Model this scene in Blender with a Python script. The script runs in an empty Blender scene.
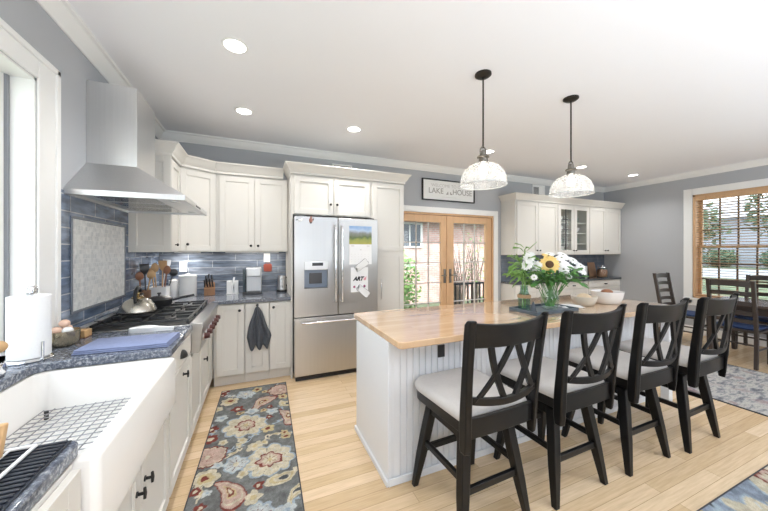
import bpy, bmesh, math, random
import numpy as np
from mathutils import Vector, Matrix
random.seed(7)
PI = math.pi
R = math.radians
SC = bpy.context.scene
COL = SC.collection

# ------------------------------------------------------------------ camera, sky, big lights, exposure
CAM_H = 1.43
cam_d = bpy.data.cameras.new('camera')
cam_d.sensor_fit = 'HORIZONTAL'; cam_d.sensor_width = 36.0
cam_d.lens = 36.0 * 300.0 / 768.0
cam_d.shift_y = -(255.5 - 251.0) / 768.0
cam_d.clip_start = 0.02; cam_d.clip_end = 300
cam = bpy.data.objects.new('camera', cam_d); COL.objects.link(cam)
cam.location = (0, 0, CAM_H)
cam.rotation_euler = (PI/2, 0, R(-22.9))
SC.camera = cam

world = bpy.data.worlds.new('sky'); SC.world = world
world.use_nodes = True
wn = world.node_tree.nodes; wl = world.node_tree.links
wn.clear()
w_out = wn.new('ShaderNodeOutputWorld'); w_bg = wn.new('ShaderNodeBackground')
w_tc = wn.new('ShaderNodeTexCoord'); w_sep = wn.new('ShaderNodeSeparateXYZ'); w_rmp = wn.new('ShaderNodeValToRGB')
wl.new(w_tc.outputs['Generated'], w_sep.inputs[0]); wl.new(w_sep.outputs['Z'], w_rmp.inputs[0])
w_rmp.color_ramp.elements[0].position = 0.0; w_rmp.color_ramp.elements[0].color = (0.97, 0.98, 1.0, 1)
w_rmp.color_ramp.elements[1].position = 0.8; w_rmp.color_ramp.elements[1].color = (0.72, 0.84, 1.0, 1)
wl.new(w_rmp.outputs[0], w_bg.inputs[0]); w_bg.inputs[1].default_value = 3.6
wl.new(w_bg.outputs[0], w_out.inputs[0])

def area_light(name, loc, rot, sx, sy, power, color=(1, 1, 1)):
    d = bpy.data.lights.new(name, 'AREA'); d.shape = 'RECTANGLE'; d.size = sx; d.size_y = sy
    d.energy = power; d.color = color
    o = bpy.data.objects.new(name, d); COL.objects.link(o); o.location = loc; o.rotation_euler = rot
    return o
# fill lamps added at invented windows behind the camera; daylight at the sink window
area_light('added_fill_front', (0.0, -3.72, 1.4), (PI/2+R(28), 0, 0), 1.6, 2.0, 6, (0.94, 0.97, 1.0))
area_light('added_fill_dining', (5.3, -3.72, 1.4), (PI/2+R(28), 0, 0), 2.2, 2.0, 9, (0.94, 0.97, 1.0))
area_light('daylight_sink_window', (-1.45, 1.3, 1.65), (0, R(-90), 0), 1.3, 1.6, 7, (0.98, 0.99, 1.0))

sun_d = bpy.data.lights.new('sun', 'SUN'); sun_d.energy = 4.5; sun_d.angle = R(1.0); sun_d.color = (1, 0.96, 0.9)
sun = bpy.data.objects.new('sun', sun_d); COL.objects.link(sun); sun.location = (0, -20, 25); sun.rotation_euler = (R(38), 0, 0)
# unseen uplights added behind the camera to brighten the ceiling
area_light('added_uplight_kitchen', (1.5, -1.5, 0.9), (PI, 0, 0), 2.6, 1.4, 140, (0.78, 0.88, 1.0))
area_light('added_uplight_dining', (4.9, -1.4, 0.9), (PI, 0, 0), 2.0, 1.4, 86, (0.78, 0.88, 1.0))

vs = SC.view_settings
vs.view_transform = 'Standard'; vs.look = 'None'; vs.gamma = 1.0; vs.use_curve_mapping = False
vs.exposure = 0.14
SC.cycles.transparent_max_bounces = 24
CAN_W = 7.0

# ------------------------------------------------------------------ materials
def new_mat(name):
    m = bpy.data.materials.new(name); m.use_nodes = True
    nt = m.node_tree; b = nt.nodes['Principled BSDF']
    return m, nt, b
def tex_coord(nt, axes='xyz'):
    tc = nt.nodes.new('ShaderNodeTexCoord')
    if axes == 'xyz': return tc.outputs['Object']
    s = nt.nodes.new('ShaderNodeSeparateXYZ'); nt.links.new(tc.outputs['Object'], s.inputs[0])
    c = nt.nodes.new('ShaderNodeCombineXYZ')
    for i, a in enumerate(axes):
        if a in 'xyz': nt.links.new(s.outputs['xyz'.index(a)], c.inputs[i])
    return c.outputs[0]
def mapped(nt, vec, scale):
    mp = nt.nodes.new('ShaderNodeMapping'); mp.inputs['Scale'].default_value = scale
    nt.links.new(vec, mp.inputs[0]); return mp.outputs[0]
def mix_col(nt, fac, a, b):
    m = nt.nodes.new('ShaderNodeMix'); m.data_type = 'RGBA'
    for sock, v in ((m.inputs[0], fac), (m.inputs[6], a), (m.inputs[7], b)):
        if hasattr(v, 'is_output'): nt.links.new(v, sock)
        elif isinstance(v, (int, float)): sock.default_value = v
        else: sock.default_value = (*v, 1)
    return m.outputs[2]
def noise(nt, vec, scale, detail=3, rough=0.5):
    n = nt.nodes.new('ShaderNodeTexNoise'); n.inputs['Scale'].default_value = scale
    n.inputs['Detail'].default_value = detail; n.inputs['Roughness'].default_value = rough
    if vec is not None: nt.links.new(vec, n.inputs['Vector'])
    return n.outputs['Fac']
def ramp(nt, fac, stops):
    r = nt.nodes.new('ShaderNodeValToRGB'); e = r.color_ramp.elements
    while len(e) < len(stops): e.new(0.5)
    for el, (p, c) in zip(e, stops):
        el.position = p; el.color = (*c, 1)
    nt.links.new(fac, r.inputs[0]); return r.outputs[0]
def bump(nt, b, height, strength, dist=0.01):
    n = nt.nodes.new('ShaderNodeBump'); n.inputs['Strength'].default_value = strength; n.inputs['Distance'].default_value = dist
    nt.links.new(height, n.inputs['Height']); nt.links.new(n.outputs[0], b.inputs['Normal'])
def plain(name, col, rough=0.5, metal=0.0, var=0.05, vscale=6, bmp=0.0, bscale=80, stretch=(1, 1, 1), **kw):
    m, nt, b = new_mat(name)
    v = mapped(nt, tex_coord(nt), stretch)
    f = noise(nt, v, vscale)
    a = [max(0, c * (1 - var)) for c in col]; d = [min(1, c * (1 + var)) for c in col]
    nt.links.new(mix_col(nt, f, a, d), b.inputs['Base Color'])
    b.inputs['Roughness'].default_value = rough; b.inputs['Metallic'].default_value = metal
    for k, val in kw.items(): b.inputs[k.replace('_', ' ')].default_value = val
    if bmp: bump(nt, b, noise(nt, v, bscale), bmp)
    return m
def emit_mat(name, col, strength):
    m, nt, b = new_mat(name)
    b.inputs['Base Color'].default_value = (*col, 1)
    b.inputs['Emission Color'].default_value = (*col, 1); b.inputs['Emission Strength'].default_value = strength
    return m
def glass_mat(name, tint=(1, 1, 1), gloss=0.08, rough=0.02):
    m, nt, b = new_mat(name); nt.nodes.remove(b)
    out = nt.nodes['Material Output']
    t = nt.nodes.new('ShaderNodeBsdfTransparent'); t.inputs[0].default_value = (*tint, 1)
    g = nt.nodes.new('ShaderNodeBsdfGlossy'); g.inputs['Roughness'].default_value = rough
    lw = nt.nodes.new('ShaderNodeLayerWeight'); lw.inputs[0].default_value = 0.5
    pw = nt.nodes.new('ShaderNodeMath'); pw.operation = 'POWER'; pw.inputs[1].default_value = 3.5
    nt.links.new(lw.outputs['Facing'], pw.inputs[0])
    ma = nt.nodes.new('ShaderNodeMath'); ma.operation = 'MULTIPLY_ADD'; ma.inputs[1].default_value = 0.5; ma.inputs[2].default_value = gloss * 0.5
    nt.links.new(pw.outputs[0], ma.inputs[0])
    mx = nt.nodes.new('ShaderNodeMixShader')
    nt.links.new(ma.outputs[0], mx.inputs[0]); nt.links.new(t.outputs[0], mx.inputs[1]); nt.links.new(g.outputs[0], mx.inputs[2])
    nt.links.new(mx.outputs[0], out.inputs[0]); return m
def brick_mat(name, axes, c1, c2, mortar, bw, bh, ms, rough, bmp=0.3, offset=0.5, var=0.25, nscale=7, spec=0.5, stretch=1.0):
    m, nt, b = new_mat(name)
    v = tex_coord(nt, axes)
    br = nt.nodes.new('ShaderNodeTexBrick'); nt.links.new(v, br.inputs['Vector'])
    br.offset = offset
    br.inputs['Color1'].default_value = (*c1, 1); br.inputs['Color2'].default_value = (*c2, 1); br.inputs['Mortar'].default_value = (*mortar, 1)
    br.inputs['Scale'].default_value = 1.0; br.inputs['Brick Width'].default_value = bw; br.inputs['Row Height'].default_value = bh
    br.inputs['Mortar Size'].default_value = ms; br.inputs['Mortar Smooth'].default_value = 0.1; br.inputs['Bias'].default_value = 0.0
    n = noise(nt, mapped(nt, v, (1, stretch, 1)), nscale, 4)
    hs = nt.nodes.new('ShaderNodeHueSaturation')
    mr = nt.nodes.new('ShaderNodeMapRange'); mr.inputs[1].default_value = 0.3; mr.inputs[2].default_value = 0.7
    mr.inputs[3].default_value = 1 - var; mr.inputs[4].default_value = 1 + var
    nt.links.new(n, mr.inputs[0]); nt.links.new(mr.outputs[0], hs.inputs['Value']); nt.links.new(br.outputs['Color'], hs.inputs['Color'])
    nt.links.new(hs.outputs[0], b.inputs['Base Color'])
    b.inputs['Roughness'].default_value = rough; b.inputs['Specular IOR Level'].default_value = spec
    if bmp:
        inv = nt.nodes.new('ShaderNodeMath'); inv.operation = 'SUBTRACT'; inv.inputs[0].default_value = 1
        nt.links.new(br.outputs['Fac'], inv.inputs[1]); bump(nt, b, inv.outputs[0], bmp, 0.003)
    return m

def wood_planks(name, axes, c_lo, c_mid, c_hi, bw, bh, ms, rough, gap=(0.3, 0.2, 0.1), coat=0.0):
    m, nt, b = new_mat(name)
    v = tex_coord(nt, axes)
    br = nt.nodes.new('ShaderNodeTexBrick'); nt.links.new(v, br.inputs['Vector']); br.offset = 0.37; br.offset_frequency = 2
    br.inputs['Color1'].default_value = (0, 0, 0, 1); br.inputs['Color2'].default_value = (1, 1, 1, 1); br.inputs['Mortar'].default_value = (0.5, 0.5, 0.5, 1)
    br.inputs['Scale'].default_value = 1; br.inputs['Brick Width'].default_value = bw; br.inputs['Row Height'].default_value = bh
    br.inputs['Mortar Size'].default_value = ms; br.inputs['Bias'].default_value = 0
    base = ramp(nt, br.outputs['Color'], [(0.0, c_lo), (0.5, c_mid), (1.0, c_hi)])
    g = noise(nt, mapped(nt, v, (1.5, 26, 1)), 3.0, 5, 0.6)
    grain = ramp(nt, g, [(0.3, (0.82, 0.78, 0.72)), (0.65, (1.06, 1.05, 1.04))])
    mu = nt.nodes.new('ShaderNodeMix'); mu.data_type = 'RGBA'; mu.blend_type = 'MULTIPLY'; mu.inputs[0].default_value = 0.8
    nt.links.new(base, mu.inputs[6]); nt.links.new(grain, mu.inputs[7])
    nt.links.new(mix_col(nt, br.outputs['Fac'], mu.outputs[2], gap), b.inputs['Base Color'])
    # reflection: plank-to-plank gloss
    b.inputs['Roughness'].default_value = rough; b.inputs['Coat Weight'].default_value = coat; b.inputs['Coat Roughness'].default_value = 0.06
    return m

M = {}
M['wall'] = plain('grey_wall_paint', (0.435, 0.445, 0.46), 0.8, var=0.015, vscale=3, bmp=0.03, bscale=300)
M['ceiling'] = plain('ceiling_paint', (0.875, 0.875, 0.895), 0.9, var=0.01, vscale=2)
M['trim'] = plain('white_trim_paint', (0.86, 0.855, 0.83), 0.45, var=0.01)
M['cab'] = plain('cream_cabinet_paint', (0.71, 0.685, 0.635), 0.4, var=0.012)
M['cab_in'] = plain('cabinet_interior', (0.62, 0.56, 0.45), 0.5, var=0.03)
M['island'] = plain('white_island_paint', (0.735, 0.75, 0.775), 0.42, var=0.012)
M['floor'] = wood_planks('light_maple_floor', 'xy0', (0.60, 0.44, 0.265), (0.69, 0.52, 0.335), (0.76, 0.60, 0.415), 1.35, 0.083, 0.0012, 0.24, (0.36, 0.24, 0.13))
M['block'] = wood_planks('butcher_block', 'xy0', (0.60, 0.40, 0.235), (0.67, 0.465, 0.29), (0.73, 0.53, 0.35), 0.9, 0.045, 0.0004, 0.10, (0.5, 0.33, 0.19), 1.0)
M['oak'] = plain('honey_oak', (0.64, 0.40, 0.22), 0.4, var=0.12, vscale=4, stretch=(8, 8, 1))
M['steel'] = plain('brushed_steel', (0.70, 0.70, 0.70), 0.36, 1.0, var=0.05, vscale=3, stretch=(40, 40, 1))
M['steel_v'] = plain('fridge_steel', (0.52, 0.515, 0.505), 0.30, 1.0, var=0.05, vscale=2, stretch=(60, 60, 0.6))
M['chrome'] = plain('polished_chrome', (0.85, 0.85, 0.86), 0.08, 1.0, var=0.02)
M['dark_steel'] = plain('dark_steel', (0.10, 0.10, 0.105), 0.35, 0.8)
M['iron'] = plain('cast_iron', (0.025, 0.026, 0.028), 0.5, 0.0, var=0.2, vscale=40)
M['black'] = plain('black_metal', (0.02, 0.02, 0.02), 0.35, 0.3)
M['blackplastic'] = plain('black_plastic', (0.02, 0.02, 0.022), 0.3)
M['bronze'] = plain('dark_bronze', (0.05, 0.045, 0.04), 0.35, 0.8)
M['nickel'] = plain('aged_nickel', (0.22, 0.205, 0.18), 0.3, 1.0)
M['stoolwood'] = plain('black_stained_wood', (0.005, 0.005, 0.0055), 0.36, var=0.25, vscale=5, stretch=(6, 6, 1), Specular_IOR_Level=0.3)
M['stoolfab'] = plain('stool_linen', (0.53, 0.505, 0.485), 0.9, var=0.06, vscale=60, bmp=0.15, bscale=500)
M['darkwood'] = plain('dark_brown_wood', (0.042, 0.031, 0.026), 0.35, var=0.3, vscale=4, stretch=(3, 3, 12))
M['tablewood'] = plain('dark_table_wood', (0.09, 0.065, 0.055), 0.16, var=0.2, vscale=4, stretch=(12, 1, 1))
M['navy'] = plain('navy_cushion', (0.03, 0.06, 0.16), 0.85, var=0.2, vscale=30)
M['fireclay'] = plain('white_fireclay', (0.80, 0.775, 0.74), 0.12, var=0.01)
M['white'] = plain('white_ceramic', (0.85, 0.85, 0.84), 0.2, var=0.01)
M['paper'] = plain('white_paper', (0.86, 0.86, 0.86), 0.9, var=0.02, vscale=30, bmp=0.15, bscale=120)
M['blueg'] = plain('blue_towel', (0.21, 0.245, 0.385), 0.95, var=0.15, vscale=60, bmp=0.3, bscale=300)
M['towel'] = plain('charcoal_towel', (0.075, 0.082, 0.095), 0.95, var=0.3, vscale=50, bmp=0.3, bscale=250)
M['wood'] = plain('light_wood', (0.55, 0.34, 0.16), 0.5, var=0.2, vscale=5, stretch=(10, 10, 2))
M['woodred'] = plain('reddish_wood', (0.28, 0.12, 0.06), 0.45, var=0.2, vscale=5, stretch=(2, 2, 12))
M['redknob'] = plain('oxblood_knob', (0.075, 0.02, 0.016), 0.3)
M['red'] = plain('red_cloth', (0.33, 0.075, 0.05), 0.8, var=0.25)
M['egg'] = plain('egg_shell', (0.74, 0.50, 0.38), 0.5, var=0.06)
M['glass'] = glass_mat('clear_glass', (0.97, 0.985, 0.98), 0.06)
M['vaseglass'] = glass_mat('vase_glass', (0.95, 0.985, 0.975), 0.07)
def shade_mat():
    m, nt, b = new_mat('seeded_shade_glass'); out = nt.nodes['Material Output']
    b.inputs['Base Color'].default_value = (0.95, 0.95, 0.94, 1); b.inputs['Roughness'].default_value = 0.12
    tl = nt.nodes.new('ShaderNodeBsdfTranslucent'); tl.inputs[0].default_value = (0.97, 0.96, 0.94, 1)
    t = nt.nodes.new('ShaderNodeBsdfTransparent'); t.inputs[0].default_value = (0.97, 0.975, 0.975, 1)
    m1 = nt.nodes.new('ShaderNodeMixShader'); m1.inputs[0].default_value = 0.45
    m2 = nt.nodes.new('ShaderNodeMixShader')
    n = noise(nt, tex_coord(nt), 28, 4, 0.7); mr = nt.nodes.new('ShaderNodeMapRange'); mr.inputs[1].default_value = 0.35; mr.inputs[2].default_value = 0.65; mr.inputs[3].default_value = 0.20; mr.inputs[4].default_value = 0.29
    nt.links.new(n, mr.inputs[0]); nt.links.new(mr.outputs[0], m2.inputs[0])
    nt.links.new(b.outputs[0], m1.inputs[1]); nt.links.new(tl.outputs[0], m1.inputs[2])
    nt.links.new(t.outputs[0], m2.inputs[1]); nt.links.new(m1.outputs[0], m2.inputs[2]); nt.links.new(m2.outputs[0], out.inputs[0]); return m
M['shade'] = shade_mat()
M['leaf'] = plain('green_leaf', (0.08, 0.23, 0.05), 0.5, var=0.35, vscale=20)
M['leaf2'] = plain('light_green_leaf', (0.20, 0.36, 0.09), 0.5, var=0.3, vscale=20)
M['bush'] = plain('garden_leaf', (0.16, 0.30, 0.07), 0.6, var=0.5, vscale=3)
M['darkbush'] = plain('evergreen_leaf', (0.06, 0.11, 0.06), 0.7, var=0.5, vscale=3)
M['bark'] = plain('bark', (0.16, 0.12, 0.09), 0.9, var=0.3, vscale=15)
M['petal'] = plain('white_petal', (0.88, 0.88, 0.86), 0.6, var=0.03)
M['yellow'] = plain('yellow_petal', (0.86, 0.62, 0.22), 0.6, var=0.12, vscale=30)
M['seed'] = plain('flower_disc', (0.10, 0.05, 0.02), 0.9, var=0.3, vscale=80)
M['seed2'] = plain('daisy_eye', (0.14, 0.15, 0.05), 0.9, var=0.2)
M['can_on'] = emit_mat('lamp_lens', (1.0, 0.97, 0.92), 9.0)
M['bulb'] = emit_mat('bulb_glow', (1.0, 0.95, 0.88), 9.0)
M['tray'] = plain('slate_blue_tray', (0.09, 0.12, 0.15), 0.4, var=0.25, vscale=25)
M['teal'] = glass_mat('teal_jar_glass', (0.74, 0.86, 0.81), 0.09)
M['rope'] = plain('jute_wrap', (0.36, 0.24, 0.13), 0.9, var=0.2, vscale=60)
M['signwhite'] = plain('whitewashed_board', (0.86, 0.855, 0.83), 0.8, var=0.04, vscale=4, stretch=(1, 1, 20))
M['ink'] = plain('grey_ink', (0.36, 0.34, 0.31), 0.9)
M['fadedink'] = plain('faded_ink', (0.62, 0.60, 0.57), 0.9)
M['blackink'] = plain('black_ink', (0.02, 0.02, 0.025), 0.8)
M['pink'] = plain('pink_ink', (0.75, 0.33, 0.38), 0.8)
M['plum'] = plain('plum_ink', (0.30, 0.06, 0.16), 0.8)
M['lake_stone'] = plain('mat_rubber', (0.02, 0.024, 0.035), 0.3)
M['slate'] = brick_mat('slate_backsplash', 'xz0', (0.10, 0.12, 0.155), (0.14, 0.16, 0.195), (0.22, 0.23, 0.25), 0.30, 0.075, 0.002, 0.25)
M['tile_left'] = brick_mat('blue_glass_tile', 'yz0', (0.10, 0.14, 0.215), (0.19, 0.235, 0.315), (0.46, 0.48, 0.51), 0.30, 0.098, 0.0035, 0.12, 0.35, 0.5, 0.5, 6, 0.5, 4.0)
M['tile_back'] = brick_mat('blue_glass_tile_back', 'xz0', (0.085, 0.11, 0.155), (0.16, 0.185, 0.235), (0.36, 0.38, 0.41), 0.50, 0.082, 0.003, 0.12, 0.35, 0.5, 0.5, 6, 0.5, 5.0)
M['mosaic'] = brick_mat('pale_mosaic', 'yz0', (0.84, 0.84, 0.82), (0.64, 0.66, 0.66), (0.82, 0.82, 0.80), 0.03, 0.03, 0.002, 0.3, 0.2, 0.5, 0.12, 30)
M['brick'] = brick_mat('house_brick', 'xz0', (0.60, 0.35, 0.30), (0.68, 0.44, 0.38), (0.64, 0.58, 0.55), 0.22, 0.075, 0.008, 0.9, 0.4, 0.5, 0.2, 3)
M['siding'] = brick_mat('lap_siding', 'yz0', (0.40, 0.41, 0.47), (0.43, 0.44, 0.49), (0.26, 0.36, 0.40), 30.0, 0.16, 0.008, 0.8, 0.3, 0.5, 0.05, 2)
M['roofing'] = plain('roof_shingle', (0.09, 0.07, 0.085), 0.9, var=0.3, vscale=8)
M['pale_roof'] = plain('pale_shingle', (0.42, 0.42, 0.45), 0.9, var=0.15, vscale=8)
M['lawn'] = plain('lawn_grass', (0.13, 0.165, 0.095), 0.95, var=0.4, vscale=2)
M['asphalt'] = plain('pale_asphalt', (0.28, 0.29, 0.31), 0.9, var=0.4, vscale=2)
M['deck'] = plain('deck_boards', (0.30, 0.27, 0.24), 0.8, var=0.2, vscale=3, stretch=(1, 14, 1))
M['winframe'] = plain('brown_sash', (0.10, 0.055, 0.035), 0.45)
M['darkglass'] = plain('dark_window_glass', (0.05, 0.07, 0.09), 0.05)

def granite(name, d, mid, l):
    m, nt, b = new_mat(name); v = tex_coord(nt)
    n1 = noise(nt, v, 70, 6, 0.7); n2 = noise(nt, v, 16, 3)
    c = ramp(nt, n1, [(0.36, d), (0.5, mid), (0.60, l)])
    c2 = mix_col(nt, n2, c, mid)
    nt.links.new(c2, b.inputs['Base Color']); b.inputs['Roughness'].default_value = 0.09
    return m
M['granite'] = granite('blue_grey_granite', (0.012, 0.015, 0.025), (0.11, 0.125, 0.16), (0.50, 0.52, 0.55))
M['granite_d'] = granite('dark_granite', (0.02, 0.022, 0.026), (0.07, 0.075, 0.085), (0.2, 0.21, 0.22))

def vcol_mat(name, rough=0.95):
    m, nt, b = new_mat(name)
    a = nt.nodes.new('ShaderNodeVertexColor'); a.layer_name = 'Col'
    f = noise(nt, tex_coord(nt), 240, 2)
    g = ramp(nt, f, [(0.3, (0.78, 0.78, 0.78)), (0.7, (1.12, 1.12, 1.12))])
    mu = nt.nodes.new('ShaderNodeMix'); mu.data_type = 'RGBA'; mu.blend_type = 'MULTIPLY'; mu.inputs[0].default_value = 1
    nt.links.new(a.outputs[0], mu.inputs[6]); nt.links.new(g, mu.inputs[7]); nt.links.new(mu.outputs[2], b.inputs['Base Color'])
    b.inputs['Roughness'].default_value = rough; b.inputs['Specular IOR Level'].default_value = 0.15
    bump(nt, b, f, 0.4, 0.004)
    return m
M['rug'] = vcol_mat('woven_rug_pile')
M['rug_edge'] = plain('rug_binding', (0.05, 0.05, 0.055), 0.95)
def mottled_rug(name):
    m, nt, b = new_mat(name); v = tex_coord(nt)
    v2 = mapped(nt, v, (3.2, 9, 1))
    n = noise(nt, v2, 1.6, 6, 0.72); n2 = noise(nt, mapped(nt, v, (5, 3, 1)), 1.3, 4, 0.6)
    c = ramp(nt, n, [(0.36, (0.10, 0.105, 0.12)), (0.46, (0.24, 0.245, 0.26)), (0.54, (0.46, 0.44, 0.40)), (0.66, (0.19, 0.19, 0.21))])
    r = ramp(nt, n2, [(0.55, (0, 0, 0)), (0.66, (0.7, 0.7, 0.7))])
    nt.links.new(mix_col(nt, r, c, (0.24, 0.14, 0.15)), b.inputs['Base Color']); b.inputs['Roughness'].default_value = 0.95
    return m
M['rug_grey'] = mottled_rug('mottled_grey_rug')

# ------------------------------------------------------------------ mesh builder
class MB:
    def __init__(self, o=(0, 0, 0), rot=0.0):
        """o: world point taken as the local origin; rot: turn of the thing (world coordinates are brought into its frame)"""
        self.bm = bmesh.new(); self.o = Vector(o); self.T = Matrix.Identity(4); self.smooth = False
    def _v(self, p): return self.bm.verts.new((self.T @ Vector(p)) - self.o)
    def hexa(self, c):
        v = [self._v(p) for p in c]
        for f in ((0, 3, 2, 1), (4, 5, 6, 7), (0, 1, 5, 4), (1, 2, 6, 5), (2, 3, 7, 6), (3, 0, 4, 7)):
            self.bm.faces.new([v[i] for i in f])
        return self
    def box(self, x0, x1, y0, y1, z0, z1):
        return self.hexa([(x0, y0, z0), (x1, y0, z0), (x1, y1, z0), (x0, y1, z0), (x0, y0, z1), (x1, y0, z1), (x1, y1, z1), (x0, y1, z1)])
    def prism(self, poly, z0, z1, axis='z'):
        """extrude a 2-D polygon; axis gives the extrusion direction, polygon lies in the other two"""
        def P(a, b, t):
            return {'z': (a, b, t), 'y': (a, t, b), 'x': (t, a, b)}[axis]
        lo = [self._v(P(a, b, z0)) for a, b in poly]; hi = [self._v(P(a, b, z1)) for a, b in poly]
        n = len(poly)
        self.bm.faces.new(lo[::-1]); self.bm.faces.new(hi)
        for i in range(n): self.bm.faces.new((lo[i], lo[(i+1) % n], hi[(i+1) % n], hi[i]))
        return self
    def sections(self, secs, cap=True, closed=True):
        """loft through rings of points of equal length"""
        rings = [[self._v(p) for p in s] for s in secs]
        n = len(rings[0])
        for a, b in zip(rings, rings[1:]):
            for i in range(n if closed else n-1): self.bm.faces.new((a[i], a[(i+1) % n], b[(i+1) % n], b[i]))
        if cap and closed and n > 2: self.bm.faces.new(rings[0][::-1]); self.bm.faces.new(rings[-1])
        return self
    def sweep(self, pts, A, B):
        """rectangular bar along pts; A, B half-extents as vectors (one, or one per point)"""
        n = len(pts)
        A = A if isinstance(A, list) else [A]*n; B = B if isinstance(B, list) else [B]*n
        secs = []
        for p, a, b in zip(pts, A, B):
            p, a, b = Vector(p), Vector(a), Vector(b)
            secs.append([p-a-b, p+a-b, p+a+b, p-a+b])
        return self.sections(secs)
    def cyl(self, p0, p1, r0, r1=None, seg=16):
        r1 = r0 if r1 is None else r1
        p0, p1 = Vector(p0), Vector(p1); d = (p1-p0).normalized()
        u = d.orthogonal().normalized(); w = d.cross(u)
        ring = lambda p, r: [p + u*(r*math.cos(2*PI*i/seg)) + w*(r*math.sin(2*PI*i/seg)) for i in range(seg)]
        return self.sections([ring(p0, r0), ring(p1, r1)])
    def tube(self, pts, r, seg=8):
        pts = [Vector(p) for p in pts]; secs = []; u = None
        rr = r if isinstance(r, (list, tuple)) else [r]*len(pts)
        for i, p in enumerate(pts):
            d = (pts[min(i+1, len(pts)-1)] - pts[max(i-1, 0)]).normalized()
            u = d.orthogonal().normalized() if u is None else (u - d*u.dot(d)).normalized()
            w = d.cross(u)
            secs.append([p + u*(rr[i]*math.cos(2*PI*k/seg)) + w*(rr[i]*math.sin(2*PI*k/seg)) for k in range(seg)])
        return self.sections(secs)
    def lathe(self, prof, c=(0, 0, 0), seg=28, ax=None, cap=True):
        """profile of (radius, height); ax = axis direction"""
        d = Vector(ax or (0, 0, 1)).normalized(); u = Vector((1, 0, 0)) if ax is None else d.orthogonal().normalized(); w = d.cross(u)
        c = Vector(c)
        secs = [[c + d*h + u*(max(r, 1e-4)*math.cos(2*PI*i/seg)) + w*(max(r, 1e-4)*math.sin(2*PI*i/seg)) for i in range(seg)] for r, h in prof]
        return self.sections(secs, cap)
    def ball(self, c, rx, ry=None, rz=None, seg=12):
        ry = ry or rx; rz = rz or rx; secs = []
        for j in range(1, seg):
            t = PI*j/seg
            secs.append([(c[0]+rx*math.sin(t)*math.cos(2*PI*i/(seg*2)), c[1]+ry*math.sin(t)*math.sin(2*PI*i/(seg*2)), c[2]-rz*math.cos(t)) for i in range(seg*2)])
        return self.sections(secs)
    def face(self, pts):
        self.bm.faces.new([self._v(p) for p in pts]); return self
    def build(self, name, mat, parent=None, bevel=0.0, smooth=None, seg=2):
        me = bpy.data.meshes.new(name)
        bmesh.ops.recalc_face_normals(self.bm, faces=self.bm.faces)
        self.bm.to_mesh(me); self.bm.free()
        me.materials.append(mat if not isinstance(mat, str) else M[mat])
        o = bpy.data.objects.new(name, me); COL.objects.link(o)
        if parent is not None: o.parent = parent
        else: o.location = self.o
        if smooth is not None:
            me.shade_smooth()
            me.set_sharp_from_angle(angle=R(smooth))
        if bevel:
            md = o.modifiers.new('bevel', 'BEVEL'); md.width = bevel; md.segments = seg; md.limit_method = 'ANGLE'; md.angle_limit = R(40)
            me.shade_smooth(); me.set_sharp_from_angle(angle=R(35))
        return o

def tag(o, label, cat=None, group=None, kind=None):
    o['label'] = label
    if cat: o['category'] = cat
    if group: o['group'] = group
    if kind: o['kind'] = kind
    return o
def thing(name, label, cat, loc, rz=0.0, group=None):
    o = bpy.data.objects.new(name, None); COL.objects.link(o); o.empty_display_size = 0.1
    o.location = loc; o.rotation_euler = (0, 0, rz)
    return tag(o, label, cat, group)
def structure(o, label=None):
    o['kind'] = 'structure'
    if label: o['label'] = label
    return o
def struct_empty(name, loc, label):
    o = bpy.data.objects.new(name, None); COL.objects.link(o); o.location = loc; o.empty_display_size = 0.1
    return structure(o, label)
def dup(root, loc, rz, label=None, group=None):
    r = root.copy(); COL.objects.link(r); r.location = loc; r.rotation_euler = (0, 0, rz)
    if label: r['label'] = label
    if group: r['group'] = group
    for ch in list(root.children):
        c = ch.copy(); COL.objects.link(c); c.parent = r
        for g in list(ch.children):
            d = g.copy(); COL.objects.link(d); d.parent = c
    return r

# ------------------------------------------------------------------ the room
XL, XR, YB, YF, ZC = -1.04, 6.98, 4.17, -3.6, 2.80
floor = structure(MB().box(XL-0.3, XR+0.3, YF-0.3, YB+0.3, -0.08, 0.0).build('floor', 'floor'), 'light maple plank floor')
structure(MB().box(XL-0.3, XR+0.3, YF-0.3, YB+0.3, ZC, ZC+0.15).build('ceiling', 'ceiling'), 'smooth white ceiling')

def wall_with_holes(name, axis, c0, c1, a0, a1, holes, label):
    """axis 'x': wall in the YZ plane between x=c0..c1, along y=a0..a1; holes (b0,b1,z0,z1)"""
    mb = MB(); cur = a0
    put = (lambda p0, p1, z0, z1: mb.box(c0, c1, p0, p1, z0, z1)) if axis == 'x' else (lambda p0, p1, z0, z1: mb.box(p0, p1, c0, c1, z0, z1))
    for b0, b1, z0, z1 in sorted(holes):
        put(cur, b0, 0, ZC)
        if z0 > 0: put(b0, b1, 0, z0)
        put(b0, b1, z1, ZC); cur = b1
    put(cur, a1, 0, ZC)
    return structure(mb.build(name, 'wall'), label)
SW = (0.55, 2.10, 0.915, 2.31)          # sink window opening (y0,y1,z0,z1)
RW = (0.30, 2.72, 0.62, 2.40)           # dining window opening
FD = (1.95, 3.88, 0.0, 2.05)            # french doors (x0,x1,z0,z1)
wall_with_holes('wall_left', 'x', XL-0.2, XL, YF-0.2, YB+0.2, [SW], 'grey wall behind the sink and range')
wall_with_holes('wall_right', 'x', XR, XR+0.2, YF-0.2, YB+0.2, [RW], 'grey wall with the dining window')
wall_with_holes('wall_back', 'y', YB, YB+0.2, XL, XR, [FD], 'grey wall with the french doors')
wall_with_holes('wall_front', 'y', YF-0.2, YF, XL, XR, [(-0.8, 0.8, 0.4, 2.4), (4.2, 6.4, 0.4, 2.4)], 'grey wall behind the camera')

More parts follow.
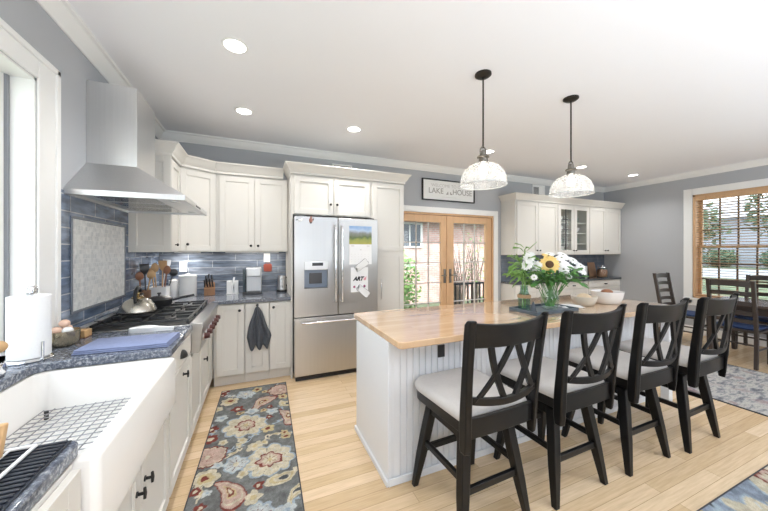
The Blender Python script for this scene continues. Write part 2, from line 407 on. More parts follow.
crown = [(0, -0.092), (0.010, -0.092), (0.016, -0.082), (0.030, -0.070), (0.052, -0.040), (0.062, -0.018), (0.080, -0.014), (0.085, 0.0), (0, 0)]
def crown_run(name, axis, wallc, sgn, a0, a1):
    mb = MB(); poly = [(wallc + sgn*d, ZC + z) for d, z in crown]
    mb.prism(poly, a0, a1, 'y' if axis == 'x' else 'x')
    structure(mb.build(name, 'trim', smooth=30), 'white crown moulding under the ceiling')
crown_run('trim_1', 'x', XL, 1, YF, YB)
crown_run('trim_2', 'y', YB, -1, XL, XR)
crown_run('trim_3', 'x', XR, -1, YF, YB)
structure(MB().box(XR-0.015, XR, YF, YB, 0, 0.13).build('baseboard_right', 'trim', bevel=0.004), 'white baseboard')

# --- window over the sink
w1 = struct_empty('window_1', (XL, 1.3, 0.915), 'white window over the sink')
o = (XL, 1.3, 0.915)
mb = MB(o); y0, y1, z0, z1 = SW
cz = XL+0.012
mb.box(XL, cz, y1, y1+0.165, 0.9155, z1+0.12).box(XL, cz, y0-0.165, y0, 0.9155, z1+0.12).box(XL, cz, y0, y1, z1, z1+0.12)
mb.box(XL, cz+0.010, y1+0.135, y1+0.168, 0.9155, z1+0.125).box(XL, cz+0.010, y0-0.168, y0-0.135, 0.9155, z1+0.125).box(XL, cz+0.010, y0-0.168, y1+0.168, z1+0.095, z1+0.127)
mb.build('window_casing', 'trim', w1, bevel=0.004)
mb = MB(o)
mb.box(XL-0.2, XL, y1-0.012, y1, z0, z1).box(XL-0.2, XL, y0, y0+0.012, z0, z1).box(XL-0.2, XL, y0, y1, z1-0.012, z1)
mb.build('window_jamb', 'trim', w1)
mb = MB(o); xg = XL-0.10
for a, b in ((y0+0.012, (y0+y1)/2), ((y0+y1)/2, y1-0.012)):
    mb.box(xg-0.03, xg, a, a+0.045, z0+0.02, z1-0.012).box(xg-0.03, xg, b-0.045, b, z0+0.02, z1-0.012)
    mb.box(xg-0.03, xg, a+0.045, b-0.045, z0+0.02, z0+0.075).box(xg-0.03, xg, a+0.045, b-0.045, z1-0.06, z1-0.012)
mb.build('window_frame', 'trim', w1, bevel=0.003)
MB(o).box(xg+0.0, xg+0.012, y1-0.03, y1-0.013, z0+0.02, z1-0.013).build('window_track', plain('grey_track', (0.25, 0.26, 0.28), 0.4), w1)
MB(o).box(xg-0.018, xg-0.013, y0+0.05, y1-0.05, z0+0.07, z1-0.05).build('window_glass', 'glass', w1)

# --- dining window with wooden blind
y0, y1, z0, z1 = RW
o = (XR, (y0+y1)/2, z0); w2 = struct_empty('window_2', o, 'wood framed double-hung dining windows')
mb = MB(o); cx = XR-0.02; cw = 0.115
mb.box(cx, XR, y1, y1+cw, z0-0.1, z1+0.11).box(cx, XR, y0-cw, y0, z0-0.1, z1+0.11).box(cx, XR, y0, y1, z1, z1+0.11).box(cx-0.02, XR, y0-cw, y1+cw, z0-0.035, z0)
mb.box(cx, XR, y0-cw, y1+cw, z0-0.13, z0-0.035)
mb.build('window_casing', 'trim', w2, bevel=0.004)
mb = MB(o)
ym = (y0+y1)/2
mb.box(XR, XR+0.2, y1-0.035, y1, z0, z1).box(XR, XR+0.2, y0, y0+0.035, z0, z1).box(XR, XR+0.2, y0, y1, z1-0.035, z1).box(XR, XR+0.2, y0, y1, z0, z0+0.03)
mb.box(XR+0.05, XR+0.2, ym-0.05, ym+0.05, z0, z1)
mb.build('window_frame', 'oak', w2, bevel=0.003)
zm = 1.50
for a, b in ((ym+0.05, y1-0.035), (y0+0.035, ym-0.05)):
    for (q0, q1, xx, mat) in ((zm-0.02, z1-0.035, XR+0.14, 'oak'), (z0+0.03, zm+0.02, XR+0.10, 'oak')):
        mb = MB(o); s = 0.04
        mb.box(xx, xx+0.035, a, a+s, q0, q1).box(xx, xx+0.035, b-s, b, q0, q1).box(xx, xx+0.035, a+s, b-s, q0, q0+s).box(xx, xx+0.035, a+s, b-s, q1-s, q1)
        sash = mb.build('window_sash', mat, w2, bevel=0.003)
        mb = MB(o)
        for k in (1, 2, 3, 4): 
            yy = a+s+(b-a-2*s)*k/5; mb.box(xx+0.006, xx+0.028, yy-0.010, yy+0.010, q0+s, q1-s)
        for k in (1, 2):
            zz = q0+s+(q1-q0-2*s)*k/3; mb.box(xx+0.008, xx+0.026, a+s, b-s, zz-0.010, zz+0.010)
        mb.build('muntin', 'winframe', sash)
        MB(o).box(xx+0.015, xx+0.019, a+s, b-s, q0+s, q1-s).build('pane', 'glass', sash)
bl = thing('window_blind', 'wooden venetian blind with open slats in the dining window', 'blind', (XR+0.05, (y0+y1)/2, z0+0.05))
o = bl.location[:]
MB(o).box(XR-0.005, XR+0.075, y0+0.037, y1-0.037, z1-0.105, z1-0.037).build('headrail', 'oak', bl, bevel=0.004)
mb = MB(o)
zz = z0+0.10
while zz < z1-0.12:
    mb.hexa([(XR+0.010, y0+0.04, zz+0.0), (XR+0.060, y0+0.04, zz-0.009), (XR+0.060, y1-0.04, zz-0.009), (XR+0.010, y1-0.04, zz+0.0),
             (XR+0.010, y0+0.04, zz+0.003), (XR+0.060, y0+0.04, zz-0.006), (XR+0.060, y1-0.04, zz-0.006), (XR+0.010, y1-0.04, zz+0.003)])
    zz += 0.043
mb.build('slats', plain('blind_slat', (0.55, 0.40, 0.27), 0.5), bl)
mb = MB(o)
for k in (0.08, 0.36, 0.64, 0.92):
    yy = y0+(y1-y0)*k; mb.cyl((XR+0.035, yy, z0+0.07), (XR+0.035, yy, z1-0.06), 0.0018, seg=6)
mb.build('cord', 'oak', bl)
MB(o).box(XR+0.012, XR+0.058, y0+0.04, y1-0.04, z0+0.05, z0+0.07).build('bottom_rail', 'oak', bl, bevel=0.003)

# --- unseen windows added behind the camera to let light in
for n, (a, b) in ((3, (-0.8, 0.8)), (4, (4.2, 6.4))):
    o = ((a+b)/2, YF, 0.4); w = struct_empty('window_%d' % n, o, 'added window letting light in through the unseen wall behind the camera')
    mb = MB(o)
    for x in (a, (a+b)/2-0.03, b-0.06): mb.box(x, x+0.06, YF-0.12, YF-0.06, 0.4, 2.4)
    mb.box(a, b, YF-0.12, YF-0.06, 0.4, 0.46).box(a, b, YF-0.12, YF-0.06, 2.34, 2.4)
    mb.build('window_frame', 'trim', w)

# --- french doors
x0, x1, _, z1 = FD
o = ((x0+x1)/2, YB, 0); d1 = struct_empty('door_1', o, 'pair of honey oak french doors with divided panes')
mb = MB(o); cy = YB-0.02
mb.box(x0-0.09, x0, cy, YB, 0, z1+0.09).box(x1, x1+0.09, cy, YB, 0, z1+0.09).box(x0, x1, cy, YB, z1, z1+0.09)
mb.build('door_casing', 'trim', d1, bevel=0.004)
mb = MB(o); mb.box(x0, x0+0.03, YB, YB+0.14, 0, z1).box(x1-0.03, x1, YB, YB+0.14, 0, z1).box(x0+0.03, x1-0.03, YB, YB+0.14, z1-0.03, z1).box(x0, x1, YB, YB+0.14, 0.001, 0.02)
mb.build('door_frame', 'oak', d1)
xm = (x0+x1)/2
for (a, b, hx) in ((x0+0.032, xm-0.002, xm-0.055), (xm+0.002, x1-0.032, xm+0.055)):
    mb = MB(o); ya, yb = YB+0.02, YB+0.065; s = 0.125; zt, zb = z1-0.035, 0.022
    mb.box(a, a+s, ya, yb, zb, zt).box(b-s, b, ya, yb, zb, zt).box(a+s, b-s, ya, yb, zt-0.115, zt).box(a+s, b-s, ya, yb, zb, zb+0.23)
    leaf = mb.build('door_panel', 'oak', d1, bevel=0.004)
    g0, g1, h0, h1 = a+s, b-s, zb+0.23, zt-0.115
    mb = MB(o)
    for k in (1, 2): xx = g0+(g1-g0)*k/3; mb.box(xx-0.007, xx+0.007, ya+0.01, yb-0.01, h0, h1)
    for k in (1, 2, 3, 4): zz = h0+(h1-h0)*k/5; mb.box(g0, g1, ya+0.012, yb-0.012, zz-0.007, zz+0.007)
    mb.build('muntin', plain('pale_muntin', (0.50, 0.46, 0.42), 0.5), leaf)
    MB(o).box(g0, g1, ya+0.02, ya+0.024, h0, h1).build('pane', 'glass', leaf)
    mb = MB(o); mb.box(hx-0.022, hx+0.022, ya-0.008, ya, 0.90, 1.13)
    mb.cyl((hx, ya-0.008, 1.03), (hx, ya-0.05, 1.03), 0.009).tube([(hx, ya-0.05, 1.03), (hx+(0.10 if hx > xm else -0.0), ya-0.052, 1.03), (hx+(0.11 if hx > xm else -0.09), ya-0.05, 1.028)], 0.008)
    mb.build('door_handle', 'nickel', leaf, smooth=40)
MB(o).box(xm-0.02, xm+0.02, YB+0.008, YB+0.02, 0.022, z1-0.035).build('astragal', 'oak', d1, bevel=0.003)

# --- tiled splashbacks
structure(MB().box(XL, XL+0.004, SW[1]+0.168, 3.281, 0.9142, 1.785).build('wall_left_tile', 'tile_left'), 'blue glass tile backsplash behind the range')
structure(MB().box(XL, XL+0.004, 3.281, YB, 0.9142, 1.418).build('wall_left_corner_tile', 'tile_left'), 'blue glass tile backsplash in the corner')
structure(MB().box(XL+0.008, 0.352, YB-0.008, YB, 0.9142, 1.418).build('wall_back_tile', 'tile_back'), 'blue glass tile backsplash on the back wall')
structure(MB().box(4.05, XR, YB-0.008, YB, 0.8885, 1.36).build('wall_back_bar_tile', 'slate'), 'dark slate tile backsplash')
o = (XL+0.004, 2.80, 1.05)
mz = struct_empty('wall_left_mosaic', o, 'pale mosaic tile panel behind the range')
MB(o).box(XL+0.004, XL+0.007, 2.412, 3.188, 1.062, 1.628).build('mosaic_panel', 'mosaic', mz)
mb = MB(o); 
for a, b, c, d in ((2.395, 3.205, 1.045, 1.062), (2.395, 3.205, 1.628, 1.645), (2.395, 2.412, 1.062, 1.628), (3.188, 3.205, 1.062, 1.628)):
    mb.box(XL+0.004, XL+0.012, a, b, c, d)
mb.build('mosaic_frame', plain('pencil_tile', (0.20, 0.22, 0.26), 0.2), mz, bevel=0.004)

# ------------------------------------------------------------------ cabinets
def frame_T(p, u, n):
    """local x = u (along the front), local y = n (outward), local z up, at p"""
    u = Vector(u).normalized(); n = Vector(n).normalized()
    m = Matrix.Identity(4)
    for i in range(3): m[i][0] = u[i]; m[i][1] = n[i]; m[i][2] = (0, 0, 1)[i]; m[i][3] = p[i]
    return m
def shaker(o, T, w, h, name, mat, parent, st=0.058, th=0.02, glass=False):
    """door lower-left corner at T's origin; outward +y"""
    mb = MB(o); mb.T = T
    mb.box(0, st, 0, th, 0, h).box(w-st, w, 0, th, 0, h).box(st, w-st, 0, th, 0, st).box(st, w-st, 0, th, h-st, h)
    if not glass:
        mb.box(st, w-st, 0, th-0.010, st, h-st)
        b = 0.006
        for q in ((st, st+b, st, h-st), (w-st-b, w-st, st, h-st), (st+b, w-st-b, st, st+b), (st+b, w-st-b, h-st-b, h-st)):
            mb.box(q[0], q[1], th-0.010, th-0.005, q[2], q[3])
    return mb.build(name, mat, parent, bevel=0.0015)
def knob(o, T, x, z, parent, th=0.02, mat='black'):
    mb = MB(o); mb.T = T
    mb.lathe([(0.006, 0), (0.005, 0.012), (0.013, 0.016), (0.0145, 0.022), (0.010, 0.029), (0.002, 0.031)], (x, th, z), 14, (0, 1, 0))
    k = mb.build('knob', mat, parent, smooth=50); k['label'] = 'small round black knob'; return k
def tknob(o, T, x, z, parent, th=0.02):
    mb = MB(o); mb.T = T
    mb.cyl((x, th, z), (x, th+0.004, z), 0.011, seg=14).cyl((x, th, z), (x, th+0.028, z), 0.006, seg=10).tube([(x, th+0.026, z-0.021), (x, th+0.027, z), (x, th+0.026, z+0.021)], [0.005, 0.0065, 0.005], 10)
    k = mb.build('pull', 'black', parent, smooth=50); k['label'] = 'black T-shaped pull'; return k

TOE = 0.11; CT = 0.874
def base_cab(name, label, p, u, n, w, depth, doors, drawer=None, top=CT, kind='knob', group=None, door_top=None):
    """p: front lower corner on the floor (face plane); u along the front, n outward; depth back into the wall.
       doors: list of (x0,x1,knob_x or None,knob_z); drawer: list of (x0,x1,z0,z1,pull)"""
    T = frame_T(p, u, n)
    base = T @ Vector((w/2, -depth/2, 0)); o = base[:]
    t = thing(name, label, 'cabinet', o, 0, group)
    mb = MB(o); mb.T = T
    mb.box(0, w, -depth, 0, TOE, top)
    mb.build('body', 'cab', t, bevel=0.001)
    mb = MB(o); mb.T = T; mb.box(0, w, -depth, -0.05, 0, TOE).build('toe_kick', 'cab', t)
    mb = MB(o); mb.T = T
    dt = door_top or top-0.012
    for (a, b, kx, kz) in doors:
        Td = T @ Matrix.Translation((a, 0.001, TOE+0.012))
        d = shaker(o, Td, b-a, dt-TOE-0.012, 'door', 'cab', t)
        if kx is not None:
            (knob if kind == 'knob' else tknob)(o, Td, kx-a, kz-TOE-0.012, d)
    for (a, b, za, zb, pull) in (drawer or []):
        Td = T @ Matrix.Translation((a, 0.001, za))
        mb2 = MB(o); mb2.T = Td; mb2.box(0, b-a, 0, 0.02, 0, zb-za)
        d = mb2.build('drawer', 'cab', t, bevel=0.003)
        cxp = (b-a)/2; czp = (zb-za)/2
        mb2 = MB(o); mb2.T = Td
        if pull == 'cup':
            secs = []
            for i in range(9):
                a_ = PI*i/8; secs.append([(cxp-0.042*math.cos(a_)*f, 0.02+0.026*math.sin(a_)*f*g, czp+0.022-0.036*(1-g)) for f, g in ((1, 0.0), (1, 0.75), (0.9, 1.0), (0.55, 1.0))])
            secs = []
            for j in range(6):
                th = (PI/2)*j/5
                secs.append([(cxp-0.045*math.cos(PI*i/10), 0.02+0.030*math.sin(PI*i/10)*math.cos(th), czp-0.016+0.042*math.sin(th)*(0.35+0.65*math.sin(PI*i/10))) for i in range(11)])
            mb2.sections(secs, cap=False, closed=False)
            pl = mb2.build('pull', 'black', d, smooth=60)
            md = pl.modifiers.new('thick', 'SOLIDIFY'); md.thickness = 0.003
            pl['label'] = 'black cup pull'
        elif pull == 'T':
            mb2.bm.free(); tknob(o, Td, cxp, czp, d)
        elif pull == 'knob':
            mb2.bm.free(); knob(o, Td, cxp, czp, d)
        elif pull == 'knob2':
            mb2.bm.free(); knob(o, Td, cxp-0.02, czp, d); knob(o, Td, cxp+0.02, czp, d)
        else: mb2.bm.free()
    return t
DL = 0.585   # depth of the left run boxes, face at x=-0.445 (doors reach -0.424)
FX = -0.445
nL = (1, 0, 0); uL = (0, 1, 0)
base_cab('base_cabinet', 'cream base cabinet under the near counter end holding the drying mat', (FX, -0.6, 0), uL, nL, 1.64, DL, [(0.01, 0.54, None, 0), (0.55, 1.09, None, 0), (1.10, 1.63, None, 0)])
base_cab('sink_cabinet', 'cream double-door cabinet under the farmhouse sink', (FX, 1.045, 0), uL, nL, 0.85, DL, [(0.012, 0.422, 0.375, 0.50), (0.428, 0.838, 0.465, 0.50)], top=0.632, kind='T')
base_cab('drawer_cabinet', 'narrow cream cabinet between sink and range with cup-pull drawer', (FX, 1.90, 0), uL, nL, 0.545, DL, [(0.008, 0.537, 0.30, 0.665)], drawer=[(0.008, 0.537, 0.735, 0.862, 'cup')], kind='T', door_top=0.725)
base_cab('range_cabinet', 'cream two-door cabinet under the rangetop', (FX, 2.45, 0), uL, nL, 0.91, DL, [(0.01, 0.45, None, 0), (0.458, 0.90, 0.53, 0.50)], top=0.70, kind='T')
base_cab('corner_cabinet', 'cream blind corner cabinet to the left of the first knobbed door', (FX, 3.365, 0), uL, nL, 0.22, DL, [(0.001, 0.162, None, 0)])
FY = 3.555
nB = (0, -1, 0); uB = (1, 0, 0)
base_cab('base_cabinet', 'cream base cabinet with one wide door in the corner by the range', (-0.42, FY, 0), uB, nB, 0.295, 0.60, [(0.03, 0.288, 0.248, 0.80)])
base_cab('base_cabinet', 'narrow cream base cabinet behind the hanging charcoal towel', (-0.122, FY, 0), uB, nB, 0.242, 0.60, [(0.008, 0.235, 0.122, 0.845)])
base_cab('base_cabinet', 'narrow cream base cabinet beside the refrigerator', (0.123, FY, 0), uB, nB, 0.234, 0.60, [(0.008, 0.228, 0.042, 0.81)])

# counters
def round_poly(x0, x1, y0, y1, r, seg=6):
    P = []
    for cx, cy, a in ((x1-r, y1-r, 0), (x0+r, y1-r, 90), (x0+r, y0+r, 180), (x1-r, y0+r, 270)):
        for i in range(seg+1): t = R(a+90*i/seg); P.append((cx+r*math.cos(t), cy+r*math.sin(t)))
    return P
ZT = 0.914
def arc(cx, cy, r, a0, a1, n=6): return [(cx+r*math.cos(R(a0+(a1-a0)*i/n)), cy+r*math.sin(R(a0+(a1-a0)*i/n))) for i in range(n+1)]
CX = -0.415
CN = -0.445
poly = [(XL, -0.6), (CN, -0.6)] + arc(CN-0.03, 1.09-0.03, 0.03, 0, 90) + arc(-0.93+0.06, 1.09+0.06, 0.06, 270, 180) + arc(-0.93+0.06, 1.885-0.06, 0.06, 180, 90) + [(CX, 1.885), (CX, 2.449), (XL, 2.449)]
ct = tag(MB((-0.73, 1.0, CT)).prism(poly, CT+0.001, ZT).build('countertop', 'granite', bevel=0.006), 'speckled blue-grey granite counter wrapped around the farmhouse sink', 'countertop')
poly = [(XL+0.001, 3.362), (CX, 3.362), (CX, 3.515), (0.355, 3.515), (0.355, YB-0.001), (XL+0.001, YB-0.001)]
tag(MB((-0.6, 3.8, CT)).prism(poly, CT+0.001, ZT).build('countertop', 'granite', bevel=0.006), 'L-shaped granite counter in the corner holding knife block and coffee maker', 'countertop')
# sill slab in the window recess
structure(MB().box(XL-0.2, XL, SW[0], SW[1], 0.88, 0.915).build('windowsill_1', 'granite'), 'granite sill of the sink window')

# farmhouse sink
o = (-0.66, 1.47, 0.636)
sk = thing('farmhouse_sink', 'large white fireclay farmhouse sink with apron front', 'sink', o)
def ring_rr(x0, x1, y0, y1, r, z): return [(a, b, z) for a, b in round_poly(x0, x1, y0, y1, r)]
mb = MB(o)
zt = CT-0.001
sx0, sx1, sy0, sy1 = -0.965, -0.395, 1.05, 1.892
mb.sections([ring_rr(sx0, sx1, sy0, sy1, 0.022, 0.637), ring_rr(sx0, sx1, sy0, sy1, 0.022, zt-0.008), ring_rr(sx0+0.006, sx1-0.006, sy0+0.006, sy1-0.006, 0.022, zt),
             ring_rr(-0.925, -0.440, 1.088, 1.882, 0.045, zt), ring_rr(-0.921, -0.446, 1.092, 1.876, 0.045, zt-0.008), ring_rr(-0.91, -0.452, 1.10, 1.862, 0.05, 0.70), ring_rr(-0.89, -0.468, 1.12, 1.842, 0.06, 0.682)], cap=True)
mb.build('basin', 'fireclay', sk, smooth=50)
mb = MB(o)
mb.lathe([(0.045, 0), (0.043, 0.003), (0.012, 0.004)], (-0.67, 1.47, 0.682), 20).build('drain', 'chrome', sk, smooth=40)
sg = thing('sink_grid', 'chrome wire grid lying in the bottom of the sink', 'sink grid', (-0.66, 1.47, 0.683))
o = sg.location[:]
mb = MB(o); gz = 0.712
n = 0
for i in range(20):
    y = 1.135+ (1.83-1.135)*i/19; mb.cyl((-0.88, y, gz), (-0.485, y, gz), 0.0022, seg=6)
for i in range(12):
    x = -0.88+(0.395)*i/11; mb.cyl((x, 1.135, gz+0.004), (x, 1.83, gz+0.004), 0.0022, seg=6)
mb.build('wires', plain('grid_steel', (0.35, 0.35, 0.36), 0.3, 1.0), sg)
for x, y in ((-0.86, 1.16), (-0.86, 1.805), (-0.505, 1.16), (-0.505, 1.805), (-0.72, 1.46)):
    MB(o).cyl((x, y, 0.6845), (x, y, gz+0.008), 0.008, seg=10).build('foot', 'blackplastic', sg)

# rangetop
o = (-0.70, 2.905, 0.70)
rt = thing('rangetop', 'stainless gas rangetop with black grates and oxblood knobs', 'cooktop', o)
mb = MB(o)
mb.box(XL+0.012, -0.43, 2.452, 3.359, 0.702, 0.915)
mb.build('body', 'steel', rt, bevel=0.003)
mb = MB(o)
prof = [(-0.43, 0.712), (-0.385, 0.712), (-0.37, 0.725), (-0.36, 0.87), (-0.352, 0.90), (-0.356, 0.918), (-0.43, 0.925)]
mb.prism(prof, 2.455, 3.356, 'y'); mb.build('control_panel', 'steel_v', rt, bevel=0.003)
MB(o).box(XL+0.012, XL+0.05, 2.452, 3.359, 0.915, 0.955).build('back_trim', 'steel', rt, bevel=0.003)
MB(o).box(XL+0.055, -0.44, 2.47, 3.34, 0.916, 0.922).build('burner_tray', 'iron', rt)
for k in range(3):
    a = 2.475+k*0.291; b = a+0.283
    for xx in (-0.88, -0.58):
        MB(o).lathe([(0.045, 0), (0.045, 0.008), (0.03, 0.012), (0.03, 0.02), (0.005, 0.022)], (xx, (a+b)/2, 0.922), 18).build('burner', 'iron', rt, smooth=40)
    mb = MB(o); gz0, gz1 = 0.942, 0.956
    x0g, x1g = XL+0.06, -0.445
    for y in (a, b-0.014): mb.box(x0g, x1g, y, y+0.014, gz0, gz1)
    for x in (x0g, (x0g+x1g)/2-0.007, x1g-0.014): mb.box(x, x+0.014, a+0.014, b-0.014, gz0, gz1)
    for xc in (-0.88, -0.58):
        mb.box(xc-0.13, xc-0.035, (a+b)/2-0.006, (a+b)/2+0.006, gz0, gz1+0.003).box(xc+0.035, xc+0.13, (a+b)/2-0.006, (a+b)/2+0.006, gz0, gz1+0.003)
        mb.box(xc-0.006, xc+0.006, a+0.014, (a+b)/2-0.035, gz0, gz1+0.003).box(xc-0.006, xc+0.006, (a+b)/2+0.035, b-0.014, gz0, gz1+0.003)
    for x in (x0g, x1g-0.014):
        for y in (a, b-0.014): mb.box(x, x+0.014, y, y+0.014, 0.922, gz0)
    mb.build('grate', 'iron', rt, bevel=0.002)
for k in range(6):
    y = 2.57+k*0.134; c = (-0.3655, y, 0.80); ax = (1, 0, 0.06)
    mb = MB(o); mb.lathe([(0.031, -0.004), (0.031, 0.006), (0.024, 0.009)], c, 20, ax); bz = mb.build('knob', 'chrome', rt, smooth=40)
    mb = MB(o); mb.lathe([(0.021, 0.008), (0.022, 0.016), (0.020, 0.036), (0.012, 0.040)], c, 18, ax); mb.box(-0.3655+0.02, -0.3655+0.042, y-0.005, y+0.005, 0.784, 0.818)
    g = mb.build('knob_grip', 'redknob', bz, smooth=40); g['label'] = 'oxblood red knob grip'

# range hood
o = (-0.74, 2.80, 1.762)
hd = thing('range_hood', 'stainless chimney range hood over the gas rangetop', 'range hood', o)
hx, ha, hb = -0.437, 2.33, 3.27
mb = MB(o); t0, t1 = 1.762, 1.797
mb.box(XL+0.001, hx, ha, ha+0.012, t0, t1).box(XL+0.001, hx, hb-0.012, hb, t0, t1).box(hx-0.012, hx, ha+0.012, hb-0.012, t0, t1).box(XL+0.001, XL+0.013, ha+0.012, hb-0.012, t0, t1)
mb.build('rim', 'steel', hd, bevel=0.002)
mb = MB(o)
bot = [(XL+0.001, ha, t1), (hx, ha, t1), (hx, hb, t1), (XL+0.001, hb, t1)]
top = [(XL+0.001, 2.585, 2.012), (-0.768, 2.585, 2.012), (-0.768, 2.985, 2.012), (XL+0.001, 2.985, 2.012)]
mb.sections([bot, top]); mb.build('canopy', 'steel', hd, bevel=0.002)
MB(o).box(XL+0.001, -0.769, 2.586, 2.984, 2.012, 2.56).build('chimney', 'steel', hd, bevel=0.002)
mb = MB(o)
mb.box(XL+0.014, hx-0.014, ha+0.013, hb-0.013, 1.778, 1.790); mb.build('underside', 'steel', hd)
for k in range(3):
    mb = MB(o); a = 2.42+k*0.26
    for j in range(9): mb.box(-0.95, -0.62, a+j*0.026, a+j*0.026+0.016, 1.773, 1.778)
    mb.build('filter', 'chrome', hd)
for y in (2.5, 3.1):
    MB(o).lathe([(0.03, 0.0), (0.03, 0.006), (0.02, 0.006)], (-0.53, y, 1.771), 18).build('lamp', 'white', hd)
for k in range(4): MB(o).cyl((hx, 2.72+k*0.05, 1.779), (hx+0.004, 2.72+k*0.05, 1.779), 0.008, seg=12).build('button', 'dark_steel', hd)

# wall cabinets
UB, UT = 1.42, 2.30
def crown_cab(o, mb, pts, z0, zt=2.42, proj=0.07):
    """mitred cornice along an open polyline of (x,y); outward on the right-hand side of travel"""
    prof = [(0.0, 0.0), (0.008, 0.0), (0.010, 0.022), (0.030, 0.045), (0.048, 0.080), (0.062, 0.092), (0.070, 0.100), (0.070, 1.0), (-0.012, 1.0), (-0.012, 0.0)]
    H = zt - z0
    n = len(pts); secs = []
    dirs = [(Vector(pts[i+1])-Vector(pts[i])).normalized() for i in range(n-1)]
    for i, p in enumerate(pts):
        da = dirs[max(i-1, 0)]; db = dirs[min(i, n-2)]
        na = Vector((da.y, -da.x)); nb = Vector((db.y, -db.x))
        m = (na+nb); m = m / (m.dot(na) if abs(m.dot(na)) > 1e-4 else 1)
        secs.append([(p[0]+m.x*d*proj/0.07, p[1]+m.y*d*proj/0.07, z0 + (min(h, 0.1)/0.1*(H-0.012) if h < 1 else H)) for d, h in prof])
    mb.sections(secs)
def wall_cab(name, label, p, u, n, w, depth, doors, zb=UB, zt=UT, crown=None, side=None):
    T = frame_T(p, u, n); base = T @ Vector((w/2, -depth/2, zb)); o = base[:]
    t = thing(name, label, 'cabinet', o)
    mb = MB(o); mb.T = T; mb.box(0, w, -depth, 0, zb, zt)
    mb.build('body', 'cab', t, bevel=0.001)
    for (a, b, kx, kz) in doors:
        Td = T @ Matrix.Translation((a, 0.001, zb+0.01)); d = shaker(o, Td, b-a, zt-zb-0.03, 'door', 'cab', t)
        if kx is not None: knob(o, Td, kx-a, kz-zb-0.01, d)
    if side:
        shaker(o, side[0], side[1], zt-zb, 'side_panel', 'cab', t, th=0.016)
    if crown:
        mb = MB(o); crown_cab(o, mb, crown, zt, 2.415); mb.build('cornice', 'cab', t, bevel=0.001)
    return t
# left wall cabinet beside the hood, front x=-0.74
UX = -0.745
wall_cab('wall_cabinet', 'narrow cream wall cabinet beside the range hood', (UX, 3.297, 0), uL, nL, 0.343, 0.294, [(0.012, 0.334, 0.13, 1.49)], side=(frame_T((XL+0.002, 3.297, UB), (1, 0, 0), (0, -1, 0)), 0.312), crown=[(XL+0.02, 3.28), (UX+0.021, 3.28), (UX+0.021, 3.634)])
# diagonal corner
o = (-0.75, 3.86, UB)
t = thing('wall_cabinet', 'cream diagonal corner wall cabinet with one wide door', 'cabinet', o)
pa = Vector((UX, 3.643)); pb = Vector((-0.43, 3.847))
mb = MB(o); mb.prism([(XL+0.002, 3.643), tuple(pa), tuple(pb), (-0.43, YB-0.002), (XL+0.002, YB-0.002)], UB, UT); mb.build('body', 'cab', t, bevel=0.001)
u2 = (pb-pa).normalized(); n2 = Vector((u2.y, -u2.x)); W2 = (pb-pa).length
T = frame_T((pa.x, pa.y, UB+0.01), (u2.x, u2.y, 0), (n2.x, n2.y, 0)) @ Matrix.Translation((0.012, 0.001, 0))
d = shaker(o, T, W2-0.024, UT-UB-0.03, 'door', 'cab', t); knob(o, T, 0.060, 0.07, d)
mb = MB(o); crown_cab(o, mb, [(UX+0.021, 3.638), (pa.x+0.021, pa.y-0.002), (pb.x-0.008, pb.y-0.021), (-0.431, pb.y-0.021)], UT, 2.415); mb.build('cornice', 'cab', t, bevel=0.001)
wall_cab('wall_cabinet', 'cream two-door wall cabinet above the coffee maker', (-0.428, 3.845, 0), uB, nB, 0.775, 0.322, [(0.035, 0.395, 0.360, 1.49), (0.402, 0.765, 0.437, 1.49)], crown=[(-0.428, 3.824), (0.290, 3.824)])
mbv = MB((-0.1, 4.0, UB-0.02))
# cabinets round the refrigerator
o = (0.36, 3.83, 0)
tag(MB(o).box(0.348, 0.366, 3.50, YB-0.002, 0.0, 1.842).build('fridge_panel', 'cab', bevel=0.001), 'tall cream filler panel on the left side of the refrigerator', 'panel')
t = wall_cab('wall_cabinet', 'cream two-door cabinet above the refrigerator', (0.35, 3.52, 0), uB, nB, 0.962, 0.648, [(0.035, 0.480, 0.445, 1.975), (0.488, 0.935, 0.523, 1.975)], zb=1.845, zt=2.30, crown=[(0.35, 3.85), (0.35, 3.499), (1.312, 3.499)])
o = (1.54, 3.84, 0)
t = thing('pantry_cabinet', 'tall cream pantry cabinet right of the refrigerator', 'cabinet', o)
MB(o).box(1.314, 1.765, 3.52, YB-0.002, TOE, 2.30).build('body', 'cab', t, bevel=0.001)
MB(o).box(1.314, 1.765, 3.57, YB-0.002, 0, TOE).build('toe_kick', 'cab', t)
T = frame_T((1.322, 3.519, 1.43), uB, nB); shaker(o, T, 0.435, 0.855, 'door', 'cab', t)
T = frame_T((1.322, 3.519, TOE+0.01), uB, nB); d = shaker(o, T, 0.435, 1.30, 'door', 'cab', t)
mb = MB(o)
mb.tube([(1.43, 3.497, 0.82), (1.43, 3.472, 0.83), (1.43, 3.468, 0.95), (1.43, 3.472, 1.07), (1.43, 3.497, 1.08)], 0.007, 8); mb.build('handle', 'chrome', d, smooth=50)
mb = MB(o); crown_cab(o, mb, [(1.313, 3.499), (1.766, 3.499), (1.766, YB-0.01)], 2.30, 2.415); mb.build('cornice', 'cab', t, bevel=0.001)

